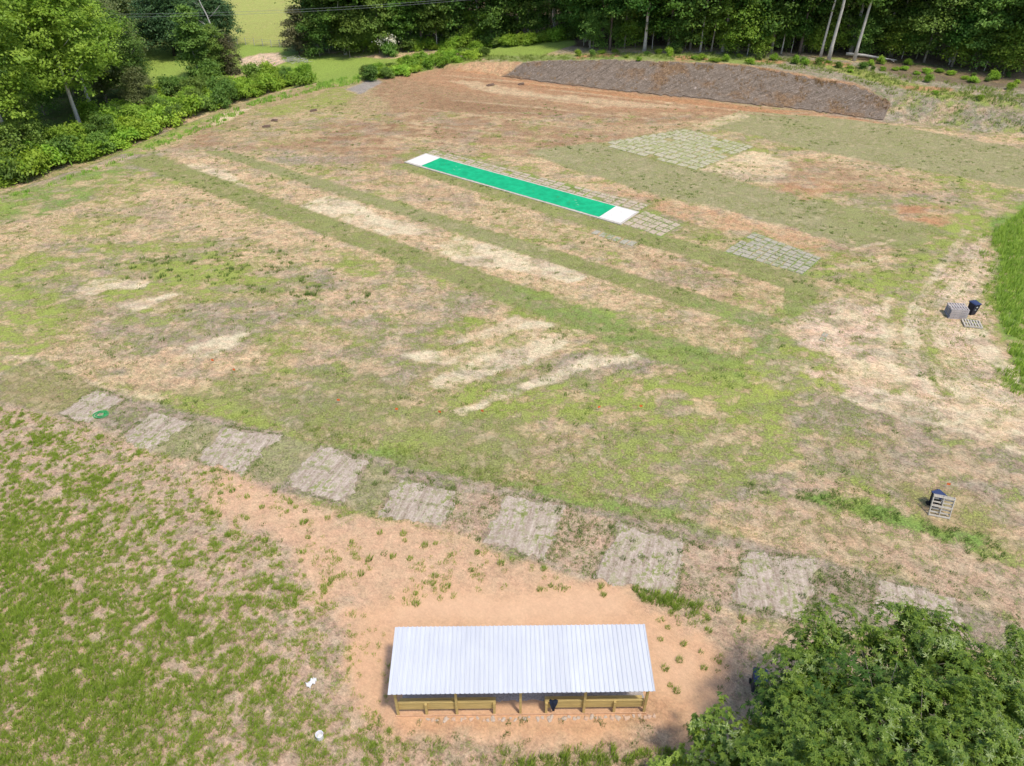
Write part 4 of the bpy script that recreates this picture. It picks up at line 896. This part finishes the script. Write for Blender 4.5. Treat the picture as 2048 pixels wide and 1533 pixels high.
# ------------------------------------------------------------------ wheeled bins
BIN = plain('bin_plastic', (.018,.022,.04), .45, .2, 3); LID = plain('bin_lid', (.035,.05,.12), .4, .2, 3); TYRE = plain('tyre', (.02,.02,.02), .8); STW = plain('stencil_white', (.7,.7,.72), .7, .1)
def bin_(label):
    e = empty('wheeled_bin', (0,0,0), 0, label, 'wheeled bin')
    bm = bmesh.new(); lv = [(0.0,.22,.22,.05),(.08,.24,.25,.0),(.5,.265,.29,0),(.92,.29,.33,0),(.95,.315,.355,0),(1.0,.315,.355,0)]
    rings = [[bm.verts.new((x*a_, y*b__, z)) for a_, b__ in ((-1,-1),(1,-1),(1,1),(-1,1))] for z, x, y, _ in lv]
    for r0, r1 in zip(rings, rings[1:]):
        for i in range(4): bm.faces.new((r0[i], r0[(i+1)%4], r1[(i+1)%4], r1[i]))
    bm.faces.new(rings[0][::-1]); bmesh.ops.bevel(bm, geom=[q for q in bm.edges if abs(q.verts[0].co.z-q.verts[1].co.z) > .02], offset=.03, segments=2, affect='EDGES')
    me = bpy.data.meshes.new('body'); bm.to_mesh(me); bm.free(); me.materials.append(BIN); body = mesh_obj('body', me, e)
    m = MB(); m.box((0,-.01,1.03), (.66,.74,.05)); m.box((0,-.02,1.065), (.52,.58,.03)); m.build('lid', LID, e, .015)
    m = MB(); m.tube([(-.24,.42,1.0),(.24,.42,1.0)], .018, 8); m.box((-.24,.37,1.0), (.03,.12,.04)); m.box((.24,.37,1.0), (.03,.12,.04)); m.build('handle', BIN, e)
    for s_ in (-1,1):
        m = MB(); m.tube([(s_*.25,.27,.13),(s_*.31,.27,.13)], .13, 18); m.build('wheel', TYRE, e)
    m = MB(); m.box((.02,-.318,.74), (.17,.006,.045), M=Matrix.Rotation(R(-4.5),3,'X')); m.box((.03,-.322,.79), (.07,.006,.05), M=Matrix.Rotation(R(-4.5),3,'X')); m.box((-.02,-.298,.52), (.12,.006,.04), M=Matrix.Rotation(R(-4.5),3,'X'))
    m.build('white_marking', STW, body); return e
b1 = bin_('dark wheeled bin with white marks beside the pallet stack'); b1.location = at(1941, 628); b1.rotation_euler.z = R(14); b1.scale = (.88,.88,.92)
b2 = copy_tree(b1); b2['label'] = 'dark bin with blue lid behind the leaning pallet'; b2.location = at(1875, 1019); b2.location.y += .22; b2.location.x -= .10; b2.scale = (.82,.82,.86); b2.rotation_euler.z = R(20)
b3 = copy_tree(b1); b3['label'] = 'dark blue bin half hidden behind the left side of the near tree'; b3.location = at(1512, 1378); b3.rotation_euler.z = R(-12)
# ------------------------------------------------------------------ small things
WP = plain('white_plastic', (.80,.79,.80), .5, .05, 3)
bm = bmesh.new(); bmesh.ops.create_grid(bm, x_segments=22, y_segments=14, size=1)
for q in bm.verts:
    x, y = q.co.x, q.co.y; q.co = Vector((x*.24*(1-.25*abs(y)), y*.11*(1+.3*math.sin(x*5)), .05+.05*math.sin(x*9+y*5)+.04*math.sin(y*11-x*3)+.02*rng.random()))
me = bpy.data.meshes.new('plastic_sheet'); bm.to_mesh(me); bm.free(); me.materials.append(WP); o = mesh_obj('plastic_sheet', me); md = o.modifiers.new('s','SOLIDIFY'); md.thickness = .006
o.location = at(624,1368,.05); o.rotation_euler.z = R(48); tag(o, 'crumpled white plastic sheet lying in the grass left of the shelter', 'litter')
e = empty('bucket', at(641,1477), 0, 'round white bucket standing in the grass left of the shelter', 'bucket')
bm = bmesh.new(); n = 28; lv = [(.0,.115),(.0,.118),(.30,.142),(.30,.150),(.32,.150),(.32,.136),(.04,.112)]
rings = [[bm.verts.new((r*math.cos(2*PI*i/n), r*math.sin(2*PI*i/n), z)) for i in range(n)] for z, r in lv]
for r0, r1 in zip(rings, rings[1:]):
    for i in range(n): bm.faces.new((r0[i], r0[(i+1)%n], r1[(i+1)%n], r1[i]))
bm.faces.new(rings[-1]); me = bpy.data.meshes.new('bucket_body'); bm.to_mesh(me); bm.free(); me.materials.append(WP); mesh_obj('bucket_body', me, e)
m = MB(); m.tube([(math.cos(a)*.15, math.sin(a)*.04-.13, .30-abs(math.sin(a))*.16) for a in [PI+i*PI/10 for i in range(11)]], .006, 6); m.build('bucket_handle', DEAD, e)
m = MB(); pts = []
for i in range(150):
    a = i*.30; r = .26+.10*math.sin(i*.19)+.02*rng.random(); pts.append((r*math.cos(a)*1.2, r*math.sin(a), .03+.0006*i))
m.tube(pts, .014, 6); o = m.build('hose_coil', plain('green_hose', (.03,.40,.12), .4, .1), None, smooth=True); o.location = at(202,831); tag(o, 'coil of bright green hose on the reddish grey panel', 'hose')
FLG = plain('orange_flag', (.80,.16,.04), .6, .1); first = None
for (px, py, w_) in [(424,727,'orange marker flag left of the lower left straw streak'),(467,746,'orange marker flag just below the lower left straw streak'),(675,807,'orange marker flag left of the middle mown patch'),(791,825,'orange marker flag above the left half of the mown patch'),(877,830,'orange marker flag above the centre of the mown patch'),(962,828,'orange marker flag below the longest straw streak'),(1195,822,'orange marker flag in the bright weedy grass, left of another'),(1278,819,'orange marker flag in the bright weedy grass, right of another'),(1890,975,'orange marker flag just above the leaning pallet')]:
    e = empty('marker_flag', at(px, py), rng.uniform(-.5,.5), w_, 'marker flag', 'orange marker flags on the field')
    if not first:
        m = MB(); m.tube([(0,0,0),(0,0,.34)], .006, 5); a_ = m.build('flag_wire', DEAD, e)
        m = MB(); m.box((.09,0,.27), (.18,.008,.14)); b__ = m.build('flag', FLG, e); first = (a_, b__)
    else: mesh_obj('flag_wire', first[0].data, e); mesh_obj('flag', first[1].data, e)
SCR = timber('old_board', (.20,.13,.09))
for (px, py, l, w_, lab) in [(981,172,1.2,.35,'dark flat board lying on the red soil before the bank'),(1042,170,.9,.4,'short dark block near the foot of the brown bank'),(533,255,1.0,.25,'dark board on the brown soil, the nearer of two at left'),(549,243,.9,.2,'dark board on the brown soil, the farther of two at left'),(627,223,.9,.3,'dark lump of wood near the upper left field edge')]:
    m = MB(); m.box((0,0,.12), (l,w_,.10)); m.box((.1,.08,.22), (l*.8,w_*.5,.08), .25); m.box((-.2,-.05,.03), (l*.5,w_*1.1,.06), .5)
    o = m.build('scrap_board', SCR, None, .01); o.location = at(px, py); o.rotation_euler.z = rng.uniform(-.4,.4); tag(o, lab, 'scrap wood')
# power line: two sagging wires well above the valley
def ray(px, py, Yd):
    u, v_ = px-1024, py-766.5; t = Yd/(F_PX*cp - v_*sp); return Vector((u*t, Yd, CAM_H-(F_PX*sp+v_*cp)*t))
WIRE = plain('wire', (.22,.24,.25), .6, .05)
for k, (y_a, y_b, y_c, lab) in enumerate([(25,18,0,'upper of two thin grey power wires crossing before the trees'),(32,23,3.5,'lower of two thin grey power wires crossing before the trees')]):
    pa, pb = ray(-160, y_a-3, 104), ray(1500, -75+k*3, 112)
    pm = ray(600, y_b, 108); f_ = (pm.x-pa.x)/(pb.x-pa.x); sag = (pa.z+(pb.z-pa.z)*f_-pm.z)/(4*f_*(1-f_)); pts = []
    for i in range(41):
        f_ = i/40; p = pa.lerp(pb, f_); p.z -= sag*4*f_*(1-f_); pts.append(p)
    m = MB(); m.tube(pts, .014, 5); o = m.build('power_wire', WIRE, None); tag(o, lab, 'power wire', 'power line wires')
# pasture fence
e = empty('wire_fence', at(455,88), 0, 'low wire fence with wooden posts across the far pasture', 'fence')
fp = [at(458+i*17, 88+i*1.2)-e.location for i in range(8)]
for p in fp: m = MB(); m.tube([p-Vector((0,0,.2)), p+Vector((0,0,1.2))], .06, 6); m.build('fence_post', DEAD, e)
for z in (.4,.8,1.1): m = MB(); m.tube([p+Vector((0,0,z)) for p in fp], .012, 4); m.build('fence_wire', WIRE, e)
# brush pile
m = MB()
for i in range(70):
    p = Vector((rng.normal()*1.4, rng.normal()*.8, .05+rng.random()*.5)); a = rng.uniform(0,6.28); d = Vector((math.cos(a), math.sin(a), rng.uniform(-.1,.35)))*rng.uniform(.6,1.6); m.tube([p-d*.5, p+d*.5], [.04,.015], 4, False)
o = m.build('brush_pile', DEAD); o.location = at(592,124); tag(o, 'pile of grey cut branches beside the cedar', 'brush pile')
# ------------------------------------------------------------------ grass and weeds
G_GR = leafy('grass_blade', (.19,.36,.03), (.52,.64,.10), .5, objvar=0, spec=.15, upn=.75); G_WD = leafy('weed_blade', (.20,.30,.055), (.42,.50,.13), .45, objvar=0, spec=.1, upn=.75)
G_DW = leafy('weed_dark', (.12,.23,.05), (.25,.36,.08), .45, objvar=0, spec=.1, upn=.75); G_STR = leafy('dry_straw', (.45,.30,.17), (.66,.50,.32), .2, objvar=0, spec=.1)
def tufts(name, P, h, nb, spread, bw_, mat, lean=.5, wind=(.35,.25)):
    """P (n,2) tuft centres, h (n,) heights; nb blades each, two-piece bent blades"""
    n = len(P); z = H(P[:,0], P[:,1]); ti = np.repeat(np.arange(n), nb); m_ = len(ti); tone = np.clip(rng.normal(.5,.25,n), 0, 1)
    a = rng.uniform(0, 2*PI, m_); r = spread*np.sqrt(rng.random(m_))*(.5+.5*h[ti]/max(h.max(),1e-6)); hh = h[ti]*(.55+.6*rng.random(m_))
    b = np.c_[P[ti,0]+np.cos(a)*r, P[ti,1]+np.sin(a)*r, z[ti]-.01]
    ld = np.c_[np.cos(a), np.sin(a)]*(lean*rng.random(m_))[:,None] + np.array(wind)*.6; ld = ld*hh[:,None]
    mid_ = b + np.c_[ld*.3, hh*.6]; tip = b + np.c_[ld, hh*.98]
    wa_ = rng.uniform(0, PI, m_); wv = np.c_[np.cos(wa_), np.sin(wa_), np.zeros(m_)]*(bw_*.5)
    V = np.stack([b-wv, b+wv, mid_+wv*.8, tip, mid_-wv*.8], 1).reshape(-1,3); F = np.arange(m_*5).reshape(m_,5)
    rn = np.clip(tone[ti]*.7+rng.random(m_)*.4, 0, 1)
    return np_mesh(name, V, F, mat, {'rnd': ('FLOAT', np.repeat(rn, 5))})
COV = cov.reshape(ny, nx)
def cover(x, y):
    i = np.clip(np.searchsorted(gx, x), 0, nx-1); j = np.clip(np.searchsorted(gy, y), 0, ny-1); return COV[j, i]
def scatter(poly, dens):
    P = [tuple(at(*p)[:2]) for p in poly]; A_ = np.array(P); lo, hi = A_.min(0), A_.max(0); n = int((hi-lo).prod()*dens)
    q = rng.uniform(lo, hi, (n,2)); return q[inside(q[:,0], q[:,1], P)]
def stuff(name, me, label, cat='grass'):
    tag(mesh_obj(name, me), label, cat, kind='stuff')
# the grassy ground at lower left
q = scatter([(-260,790),(0,808),(110,838),(290,900),(430,1020),(560,1110),(650,1180),(710,1260),(700,1330),(700,1400),(790,1470),(860,1500),(1000,1640),(-400,1640)], 100)
d_ = fbm(q[:,0]*.9+4, q[:,1]*.9, 301, 4); d2 = fbm(q[:,0]*3.1, q[:,1]*3.1, 311, 2)
pxr = q[:,0]/q[:,1]                                     # thin out towards the bare clay
edge_ = sstep(-.42, -.66, q[:,0]/np.maximum(q[:,1],1)+.02*(q[:,1]-20)) if False else 1
pol = [tuple(at(*p)[:2]) for p in [(-260,790),(0,808),(290,900),(430,1020),(560,1110),(650,1180),(710,1260),(700,1400),(790,1480),(1000,1640),(-400,1640)]]
db, _ = seg_dist(q[:,0], q[:,1], pol[1:9], False); inn = np.clip(db/8, 0, 1)
keep = (d_*.25+d2*.75 + .20*inn) > .545
q = q[keep]; inn = inn[keep]; d_ = d_[keep]
h_ = (.07+.11*inn+.09*np.clip((d_-.5)*4,0,1))*rng.uniform(.6,1.3,len(q))
print('near tufts', len(q))
stuff('grass', tufts('grass', q, h_, 14, .10, .016, G_GR, .9), 'green grass growing in clumps on the pink soil at lower left')
# scattered clumps round the shelter and along the band
def clumps(poly, dens, h, nb, spread, bw_, mat, name, label, patch=.5, seed=400, cat='weeds'):
    q = scatter(poly, dens); q = q[fbm(q[:,0]*.9, q[:,1]*.9, seed, 3) > patch]
    if len(q): stuff(name, tufts(name, q, h*rng.uniform(.5,1.3,len(q)), nb, spread, bw_, mat), label, cat)
clumps([(250,880),(700,1020),(1180,1160),(1250,1190),(1000,1180),(700,1240),(600,1200),(420,1030)], 8, .15, 22, .15, .018, G_GR, 'weeds', 'small weed clumps dotted over the pink clay', .50, 401)
clumps([(690,1250),(790,1200),(780,1500),(700,1500)], 6, .14, 18, .11, .016, G_GR, 'weeds', 'small weeds on the clay left of the shelter', .42, 402)
clumps([(740,1440),(1300,1440),(1340,1533),(740,1533)], 8, .16, 18, .12, .016, G_DW, 'weeds', 'weeds on the clay in front of the shelter', .46, 403)
clumps([(760,1480),(1290,1490),(1340,1560),(740,1560)], 16, .2, 18, .13, .016, G_GR, 'grass', 'green grass clumps at the lower picture edge', .5, 404, 'grass')
clumps([(1000,1528),(1100,1512),(1200,1500),(1350,1500),(1380,1640),(980,1640)], 45, .32, 16, .12, .022, G_GR, 'tall_grass', 'tall dark green grass along the bottom edge', .45, 405, 'grass')
clumps([(1250,1170),(1340,1192),(1480,1232),(1500,1255),(1420,1240),(1290,1205)], 40, .30, 22, .15, .02, G_GR, 'grass', 'bright grass line below the seeded band behind the shelter', .40, 406, 'grass')
clumps([(1290,1200),(1500,1240),(1560,1300),(1480,1360),(1330,1290)], 5, .2, 20, .14, .018, G_GR, 'weeds', 'weed clumps on the clay right of the shelter', .45, 407)
clumps([(1240,1380),(1480,1300),(1480,1500),(1380,1480),(1300,1440)], 3.5, .16, 18, .12, .018, G_DW, 'weeds', 'sparse weeds on the clay between shelter and tree', .5, 408)
q1 = [(0,750),(60,716),(195,776),(640,890),(1000,968),(1400,1060),(1640,1118),(1925,1205),(2100,1270),(2100,1330),(1900,1290),(1600,1245),(1200,1170),(960,1090),(560,975),(380,925),(110,830)]
clumps(q1, 9, .09, 12, .10, .018, G_DW, 'weeds', 'low dark weeds speckling the seeded band', .50, 409)
for s_, (qq, dn) in enumerate([([(880,1055),(915,985),(1010,990),(960,1088)],26),([(1090,1118),(1135,1012),(1235,1045),(1185,1160)],30),([(1345,1190),(1372,1086),(1488,1104),(1458,1206)],26),([(1612,1243),(1640,1121),(1752,1150),(1745,1215)],30),([(1500,1100),(1640,1118),(1620,1150),(1500,1135)],22)]):
    clumps(qq, dn, .10, 12, .10, .018, G_DW, 'weeds', 'low weeds between the dried panels', .46, 420+s_)
# grass lines along panel borders and verges
clumps([(640,885),(800,930),(1000,975),(1240,1030),(1480,1085),(1480,1065),(1200,985),(1000,940),(820,895),(600,845)], 18, .13, 12, .13, .02, G_WD, 'grass', 'ragged green grass line along the far side of the seeded band', .44, 430, 'grass')
clumps([(1480,965),(1560,975),(1680,985),(1800,1030),(1900,1058),(1990,1068),(2040,1115),(1960,1122),(1860,1070),(1740,1038),(1620,1003),(1500,985)], 20, .15, 14, .15, .022, G_DW, 'grass', 'green weed strip below the leaning pallet', .44, 431, 'grass')
clumps([(1640,1080),(2048,1130),(2048,1290),(1700,1150)], 5, .12, 12, .11, .02, G_DW, 'weeds', 'sparse weeds on the pink soil above the near tree', .48, 432)
clumps([(1950,480),(2010,430),(2060,400),(2060,500),(2010,700),(1975,650),(1965,560)], 4, .3, 12, .2, .035, G_SHR, 'weeds', 'ragged weeds fringing the right edge thicket', .5, 435)
clumps([(1985,470),(2060,410),(2200,400),(2200,840),(2048,770),(2010,690),(1995,600),(2000,520)], 22, .42, 10, .24, .04, G_SHR, 'tall_weeds', 'tall dense green weeds at the right picture edge', .30, 433)
clumps([(1990,735),(2060,750),(2060,800),(2010,780)], 14, .3, 10, .2, .04, G_SHR, 'tall_weeds', 'small patch of tall weeds below the right edge thicket', .3, 434)
# low weeds over the whole field, denser where the ground is greener
q = rng.uniform((-60,22), (75,112), (330000,2)); c_ = cover(q[:,0], q[:,1]); pt = fbm(q[:,0]*.5, q[:,1]*.8, 501, 4)
k_ = (np.abs(q[:,0]/q[:,1]) < .80) & (rng.random(len(q)) < np.clip((c_-.15)*2.0,0,1)*sstep(.40,.56,pt)*np.clip(1.5-q[:,1]/85,.18,1)) & (c_ < .9)
q = q[k_]; print('field weeds', len(q))
stuff('weeds', tufts('weeds', q, rng.uniform(.03,.09,len(q)), 7, .17, .028, G_WD, .9), 'thin low weeds spread over the graded field', 'weeds')
q = rng.uniform((-60,22), (75,100), (15000,2)); c_ = cover(q[:,0], q[:,1]); pt = fbm(q[:,0]*.22, q[:,1]*.35, 521, 4)
q = q[(np.abs(q[:,0]/q[:,1]) < .80) & (rng.random(len(q)) < np.clip(c_*1.1,0.03,1)*sstep(.48,.60,pt))]; print('dark weeds', len(q))
stuff('weeds', tufts('weeds', q, rng.uniform(.07,.18,len(q)), 20, .20, .03, G_DW, .9), 'darker taller weeds standing here and there on the field', 'weeds')
clumps([(300,900),(640,1010),(1180,1165),(1300,1195),(1100,1190),(720,1240),(620,1180),(450,1040)], .9, .24, 60, .17, .018, G_GR, 'weeds', 'single leafy weed clumps on the pink clay', .40, 451)
clumps([(640,900),(1000,980),(1480,1095),(1900,1210),(1700,1260),(1200,1165),(960,1085),(560,970)], .8, .16, 50, .17, .02, G_DW, 'weeds', 'single dark leafy weeds in the seeded band', .45, 452)
clumps([(1300,1200),(1500,1250),(1480,1400),(1380,1480),(1310,1300)], .9, .22, 60, .16, .018, G_GR, 'weeds', 'single leafy weed clumps between shelter and near tree', .42, 453)
clumps([(690,1260),(790,1220),(780,1480),(700,1500)], 1.2, .2, 50, .12, .018, G_GR, 'weeds', 'single weed tufts left of the shelter', .42, 454)
clumps([(380,505),(460,482),(640,520),(740,575),(740,610),(560,605),(420,575),(250,560),(190,530)], 2.2, .22, 26, .22, .03, G_DW, 'weeds', 'darker weed clumps in the middle of the left field', .52, 461)
clumps([(780,800),(960,745),(1180,700),(1240,715),(1000,810),(880,830)], 3, .12, 20, .2, .03, G_DW, 'weeds', 'weeds along the long straw streaks', .52, 462)
ln = []
for q_ in PQ:
    for a_, b__ in ((q_[0], q_[1]), (q_[2], q_[3]), (q_[1], q_[2]), (q_[3], q_[0]), (q_[0].lerp(q_[1],.52), q_[3].lerp(q_[2],.52))):
        d = b__-a_
        for i in range(int(d.length/.07)):
            p = a_ + d*(i*.07/d.length)
            if fbm(np.array([p.x*.9]), np.array([p.y*.9]), 77, 3)[0] > .47: ln.append((p.x+rng.normal()*.05, p.y+rng.normal()*.05))
ln = np.array(ln); stuff('weeds', tufts('weeds', ln, rng.uniform(.04,.11,len(ln)), 12, .08, .016, G_DW, .9), 'low green weeds lining the edges of the dried straw panels', 'weeds')
rows_ = []
for k_ in range(11):
    c_ = [Vector(at(*p)[:2]) for p in [(1985,500),(1950,560),(1905,610),(1875,670),(1900,730),(1960,780),(2040,815)]]
    for a_, b__ in zip(c_, c_[1:]):
        d = (b__-a_); nrm_ = Vector((-d.y, d.x)).normalized(); n_ = int(d.length/.22)
        for i in range(n_):
            p = a_.lerp(b__, i/n_) + nrm_*(-2.2+k_*.42)
            if rng.random() < .75 and vnoise(np.array([p.x*.5]), np.array([p.y*.5]), 7)[0] > .3: rows_.append((p.x+rng.normal()*.04, p.y+rng.normal()*.04))
rows_ = np.array(rows_); stuff('weeds', tufts('weeds', rows_, rng.uniform(.04,.10,len(rows_)), 7, .12, .03, G_WD, .9), 'thin weeds growing in rows along the tyre tracks at right', 'weeds')
# rough growth on the left slope, corner, bank top
clumps([(0,400),(240,320),(300,290),(420,238),(520,200),(640,168),(760,140),(900,118),(900,128),(760,158),(640,182),(520,212),(430,255),(310,298),(240,325),(0,410)], 8, .35, 8, .25, .06, G_SHR, 'grass', 'rough green grass along the left edge of the field', .42, 440, 'grass')
clumps([(900,118),(1150,108),(1500,110),(1700,130),(2048,185),(2048,215),(1780,190),(1650,150),(1500,130),(1045,123),(900,126)], 5, .35, 8, .3, .06, G_WD, 'grass', 'rough grass on the verge between bank and wood', .46, 441, 'grass')
clumps([(1780,205),(2048,190),(2048,268),(1780,238)], 4, .28, 8, .25, .05, G_DW, 'weeds', 'weeds on the slope right of the brown bank', .46, 442)
G_DB = leafy('dead_growth', (.20,.115,.05), (.36,.23,.11), .2, objvar=0, spec=.1)
clumps([(1010,150),(1045,127),(1300,126),(1500,136),(1700,172),(1778,208),(1764,238),(1600,216),(1400,194),(1250,180)], 4, .30, 7, .2, .05, G_DB, 'dead_weeds', 'brown dead weeds poking through the netting on the bank', .56, 443)
clumps([(1300,127),(1500,135),(1700,170),(1780,208),(1775,222),(1700,184),(1500,145),(1300,136)], 12, .38, 7, .2, .05, G_DB, 'dead_weeds', 'brown dead weeds along the crest of the bank', .45, 444)
# ------------------------------------------------------------------ near trees
def whorls(name, lobes, count, mat, leaf=.20, per=8, aspect=.36, shell=.7, upz=.0, clumpy=True, droop=.35):
    L = np.array(lobes, float); vol = (L[:,3]*L[:,4]*L[:,5])**.67; pr = vol/vol.sum(); li = rng.choice(len(L), count, p=pr)
    d = unit(rng.normal(size=(count,3))); d[:,2] = np.where(d[:,2] < -.25, -d[:,2], d[:,2]); rr = shell+(1.05-shell)*rng.random(count)**.6
    c = L[li,:3]+d*L[li,3:]*rr[:,None]
    if clumpy: c += np.c_[vnoise(c[:,0]*1.7, c[:,1]*1.7+c[:,2], 11)-.5, vnoise(c[:,1]*1.7, c[:,0]*1.7+c[:,2], 12)-.5, vnoise(c[:,0]*1.9, c[:,2]*1.9+c[:,1], 13)-.5]*.9
    tone = np.clip(rng.normal(.5,.25,count), 0, 1); ax_ = unit(d*.8+np.array([0,0,.6])+rng.normal(size=(count,3))*.25)
    t1 = unit(np.cross(ax_, rng.normal(size=(count,3)))); t2 = np.cross(ax_, t1)
    wi = np.repeat(np.arange(count), per); a = np.tile(np.arange(per)*2*PI/per, count)+rng.normal(size=count*per)*.25
    dirr = t1[wi]*np.cos(a)[:,None]+t2[wi]*np.sin(a)[:,None]; A_ = ax_[wi]; ll = leaf*(.65+.6*rng.random(count*per)); up = .25+.35*rng.random(count*per)
    s = unit(np.cross(dirr, A_)); dd = unit(dirr+A_*up[:,None]); b = c[wi]
    p1 = b+dd*(ll*.5)[:,None]; tip = b+dd*ll[:,None]-A_*(ll*droop)[:,None]; w_ = (ll*aspect*.5)[:,None]; nrm = np.cross(s, dd)
    # two quads per leaf: folded along the midrib
    V = np.stack([b, p1+s*w_+nrm*w_*.25, tip, p1-nrm*w_*.15, p1-s*w_+nrm*w_*.25], 1).reshape(-1,3)
    n = count*per; bs = np.arange(n)[:,None]*5; F = np.concatenate([bs+np.array([[0,1,2,3]]), bs+np.array([[0,3,2,4]])], 0)
    r = np.clip(tone[wi]*.6+rng.random(n)*.5-.05, 0, 1)
    return np_mesh(name, V, F, mat, {'rnd': ('FLOAT', np.repeat(r, 5))})
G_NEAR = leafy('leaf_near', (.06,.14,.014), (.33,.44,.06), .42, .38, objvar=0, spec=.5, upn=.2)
G_NIN = leafy('leaf_inner', (.05,.12,.02), (.13,.23,.045), .4, .5, objvar=0, spec=.2)  # darker leaf tones paint the shade of the crown's hollows into the colour
G_YEL = leafy('leaf_yellow_green', (.28,.42,.05), (.50,.62,.13), .45, .45, objvar=0, spec=.3)
def rayz(px, py, z): x, y = flat(px, py, z); return (x, y, z)
# crown lobes of the near tree: place, height, radii
LB = []
for (px, py, z, r, rz) in [(1600,1400,7.2,1.4,1.2),(1600,1480,7.6,1.6,1.3),(1665,1340,8.2,1.6,1.3),(1725,1290,8.2,1.15,1.1),(1800,1290,8.6,1.15,1.1),(1760,1400,9.2,1.8,1.3),(1870,1330,9.0,1.5,1.2),(1680,1480,8.6,1.8,1.3),(1850,1480,9.8,1.9,1.3),(1960,1370,9.0,1.6,1.2),(2030,1440,9.2,1.8,1.3),(1960,1540,9.8,1.9,1.2),(1780,1580,9.4,1.9,1.2),(1620,1580,8.2,1.8,1.2),(2080,1370,8.2,1.5,1.2),(1560,1560,6.2,1.5,1.1),(1585,1440,6.0,1.3,1.0),(2110,1560,9.0,1.8,1.2),(1700,1680,8.8,1.9,1.2),(1880,1690,9.3,1.9,1.2),(2040,1680,9.0,1.9,1.2),(1580,1660,7.0,1.7,1.1),(1640,1410,6.6,1.5,1.1),(1900,1420,7.6,1.7,1.2)]:
    z = z*(.40 if px < 1600 else .52 if px < 1700 else .60); LB.append((*rayz(px, py, z), r*1.17, r*1.17, rz*1.05))
cx_ = sum(l[0] for l in LB)/len(LB); cy_ = sum(l[1] for l in LB)/len(LB)
base = Vector((cx_+.6, cy_-.3, 0)); e = empty('broadleaf_tree', base, 0, 'big near tree with glossy whorled leaves filling the lower right corner', 'tree')
LBl = [(l[0]-base.x, l[1]-base.y, l[2], l[3], l[4], l[5]) for l in LB]
LBl2 = []
for l in LBl:
    for q_ in range(5):
        d = rng.normal(size=3); d = d/np.linalg.norm(d); d[2] = abs(d[2])*.7; r_ = rng.uniform(.42,.62)
        LBl2.append((l[0]+d[0]*l[3]*.62, l[1]+d[1]*l[4]*.62, l[2]+d[2]*l[5]*.75, l[3]*r_, l[4]*r_, l[5]*r_))
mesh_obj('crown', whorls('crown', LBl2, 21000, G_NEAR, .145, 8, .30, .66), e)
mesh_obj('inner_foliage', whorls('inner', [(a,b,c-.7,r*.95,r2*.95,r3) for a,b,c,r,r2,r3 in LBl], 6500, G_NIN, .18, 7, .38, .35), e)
m = MB(); m.tube([(0,0,-.3),(.05,0,1.2),(-.05,.1,2.4),(0,0,3.2),(.1,0,4.2),(0,.1,5.0)], [.30,.22,.19,.15,.10,.05], 10)
for l in LBl:
    s_ = Vector((0,0,rng.uniform(1.4,3.2))); t = Vector(l[:3]); mm = s_.lerp(t,.5)+Vector((0,0,-.3)); m.tube([s_, mm, t, t+Vector((rng.normal()*.3, rng.normal()*.3, l[5]*.35))], [.09,.06,.03,.012], 6)
    for q_ in range(5):
        d = Vector((rng.normal(), rng.normal(), abs(rng.normal())*.6)).normalized()*l[3]*.9; m.tube([mm.lerp(t,.7), mm.lerp(t,.7).lerp(t+d,.75)], [.018,.006], 4)
m.build('trunk', BARK, e, smooth=True)
# small leafy sapling at its left foot
e = empty('small_tree', at(1440,1530), 0, 'small dark leafy sapling left of the big near tree', 'tree'); b_ = e.location
L2 = [(*(Vector(rayz(px,py,z))-b_), r, r, r*.7) for px,py,z,r in [(1410,1470,2.6,.75),(1440,1450,3.0,.7),(1400,1520,2.2,.9),(1470,1500,2.8,.9),(1440,1560,2.4,1.1),(1380,1560,1.6,.8)]]
mesh_obj('crown', whorls('crown', L2, 900, G_NEAR, .15, 8, .45, .5), e)
m = MB()
for l in L2: m.tube([(0,0,-.1), (l[0]*.4,l[1]*.4,l[2]*.6), l[:3]], [.04,.025,.01], 6)
m.build('trunk', BARK, e)
for (px, py, lab, sc) in [(1340,1535,'yellow green leafy bush cut by the bottom edge, left of the sapling',1.0),(1225,1545,'small yellow green sprout bush at the bottom edge',.55)]:
    e = empty('leafy_bush', at(px, py+30), 0, lab, 'bush'); mesh_obj('foliage', whorls('foliage', [(0,0,1.2*sc,.75*sc,.6*sc,.55*sc),(.5*sc,.1,.9*sc,.55*sc,.5*sc,.45*sc),(-.5*sc,0,.9*sc,.5*sc,.5*sc,.45*sc)], int(420*sc), G_YEL, .13, 7, .4, .4), e)
    m = MB()
    for i in range(5): m.tube([(0,0,-.1),(math.cos(i*1.3)*.4*sc, math.sin(i*1.3)*.4*sc, 1.0*sc)], [.02,.008], 5)
    m.build('stems', BARK, e)
print('done')
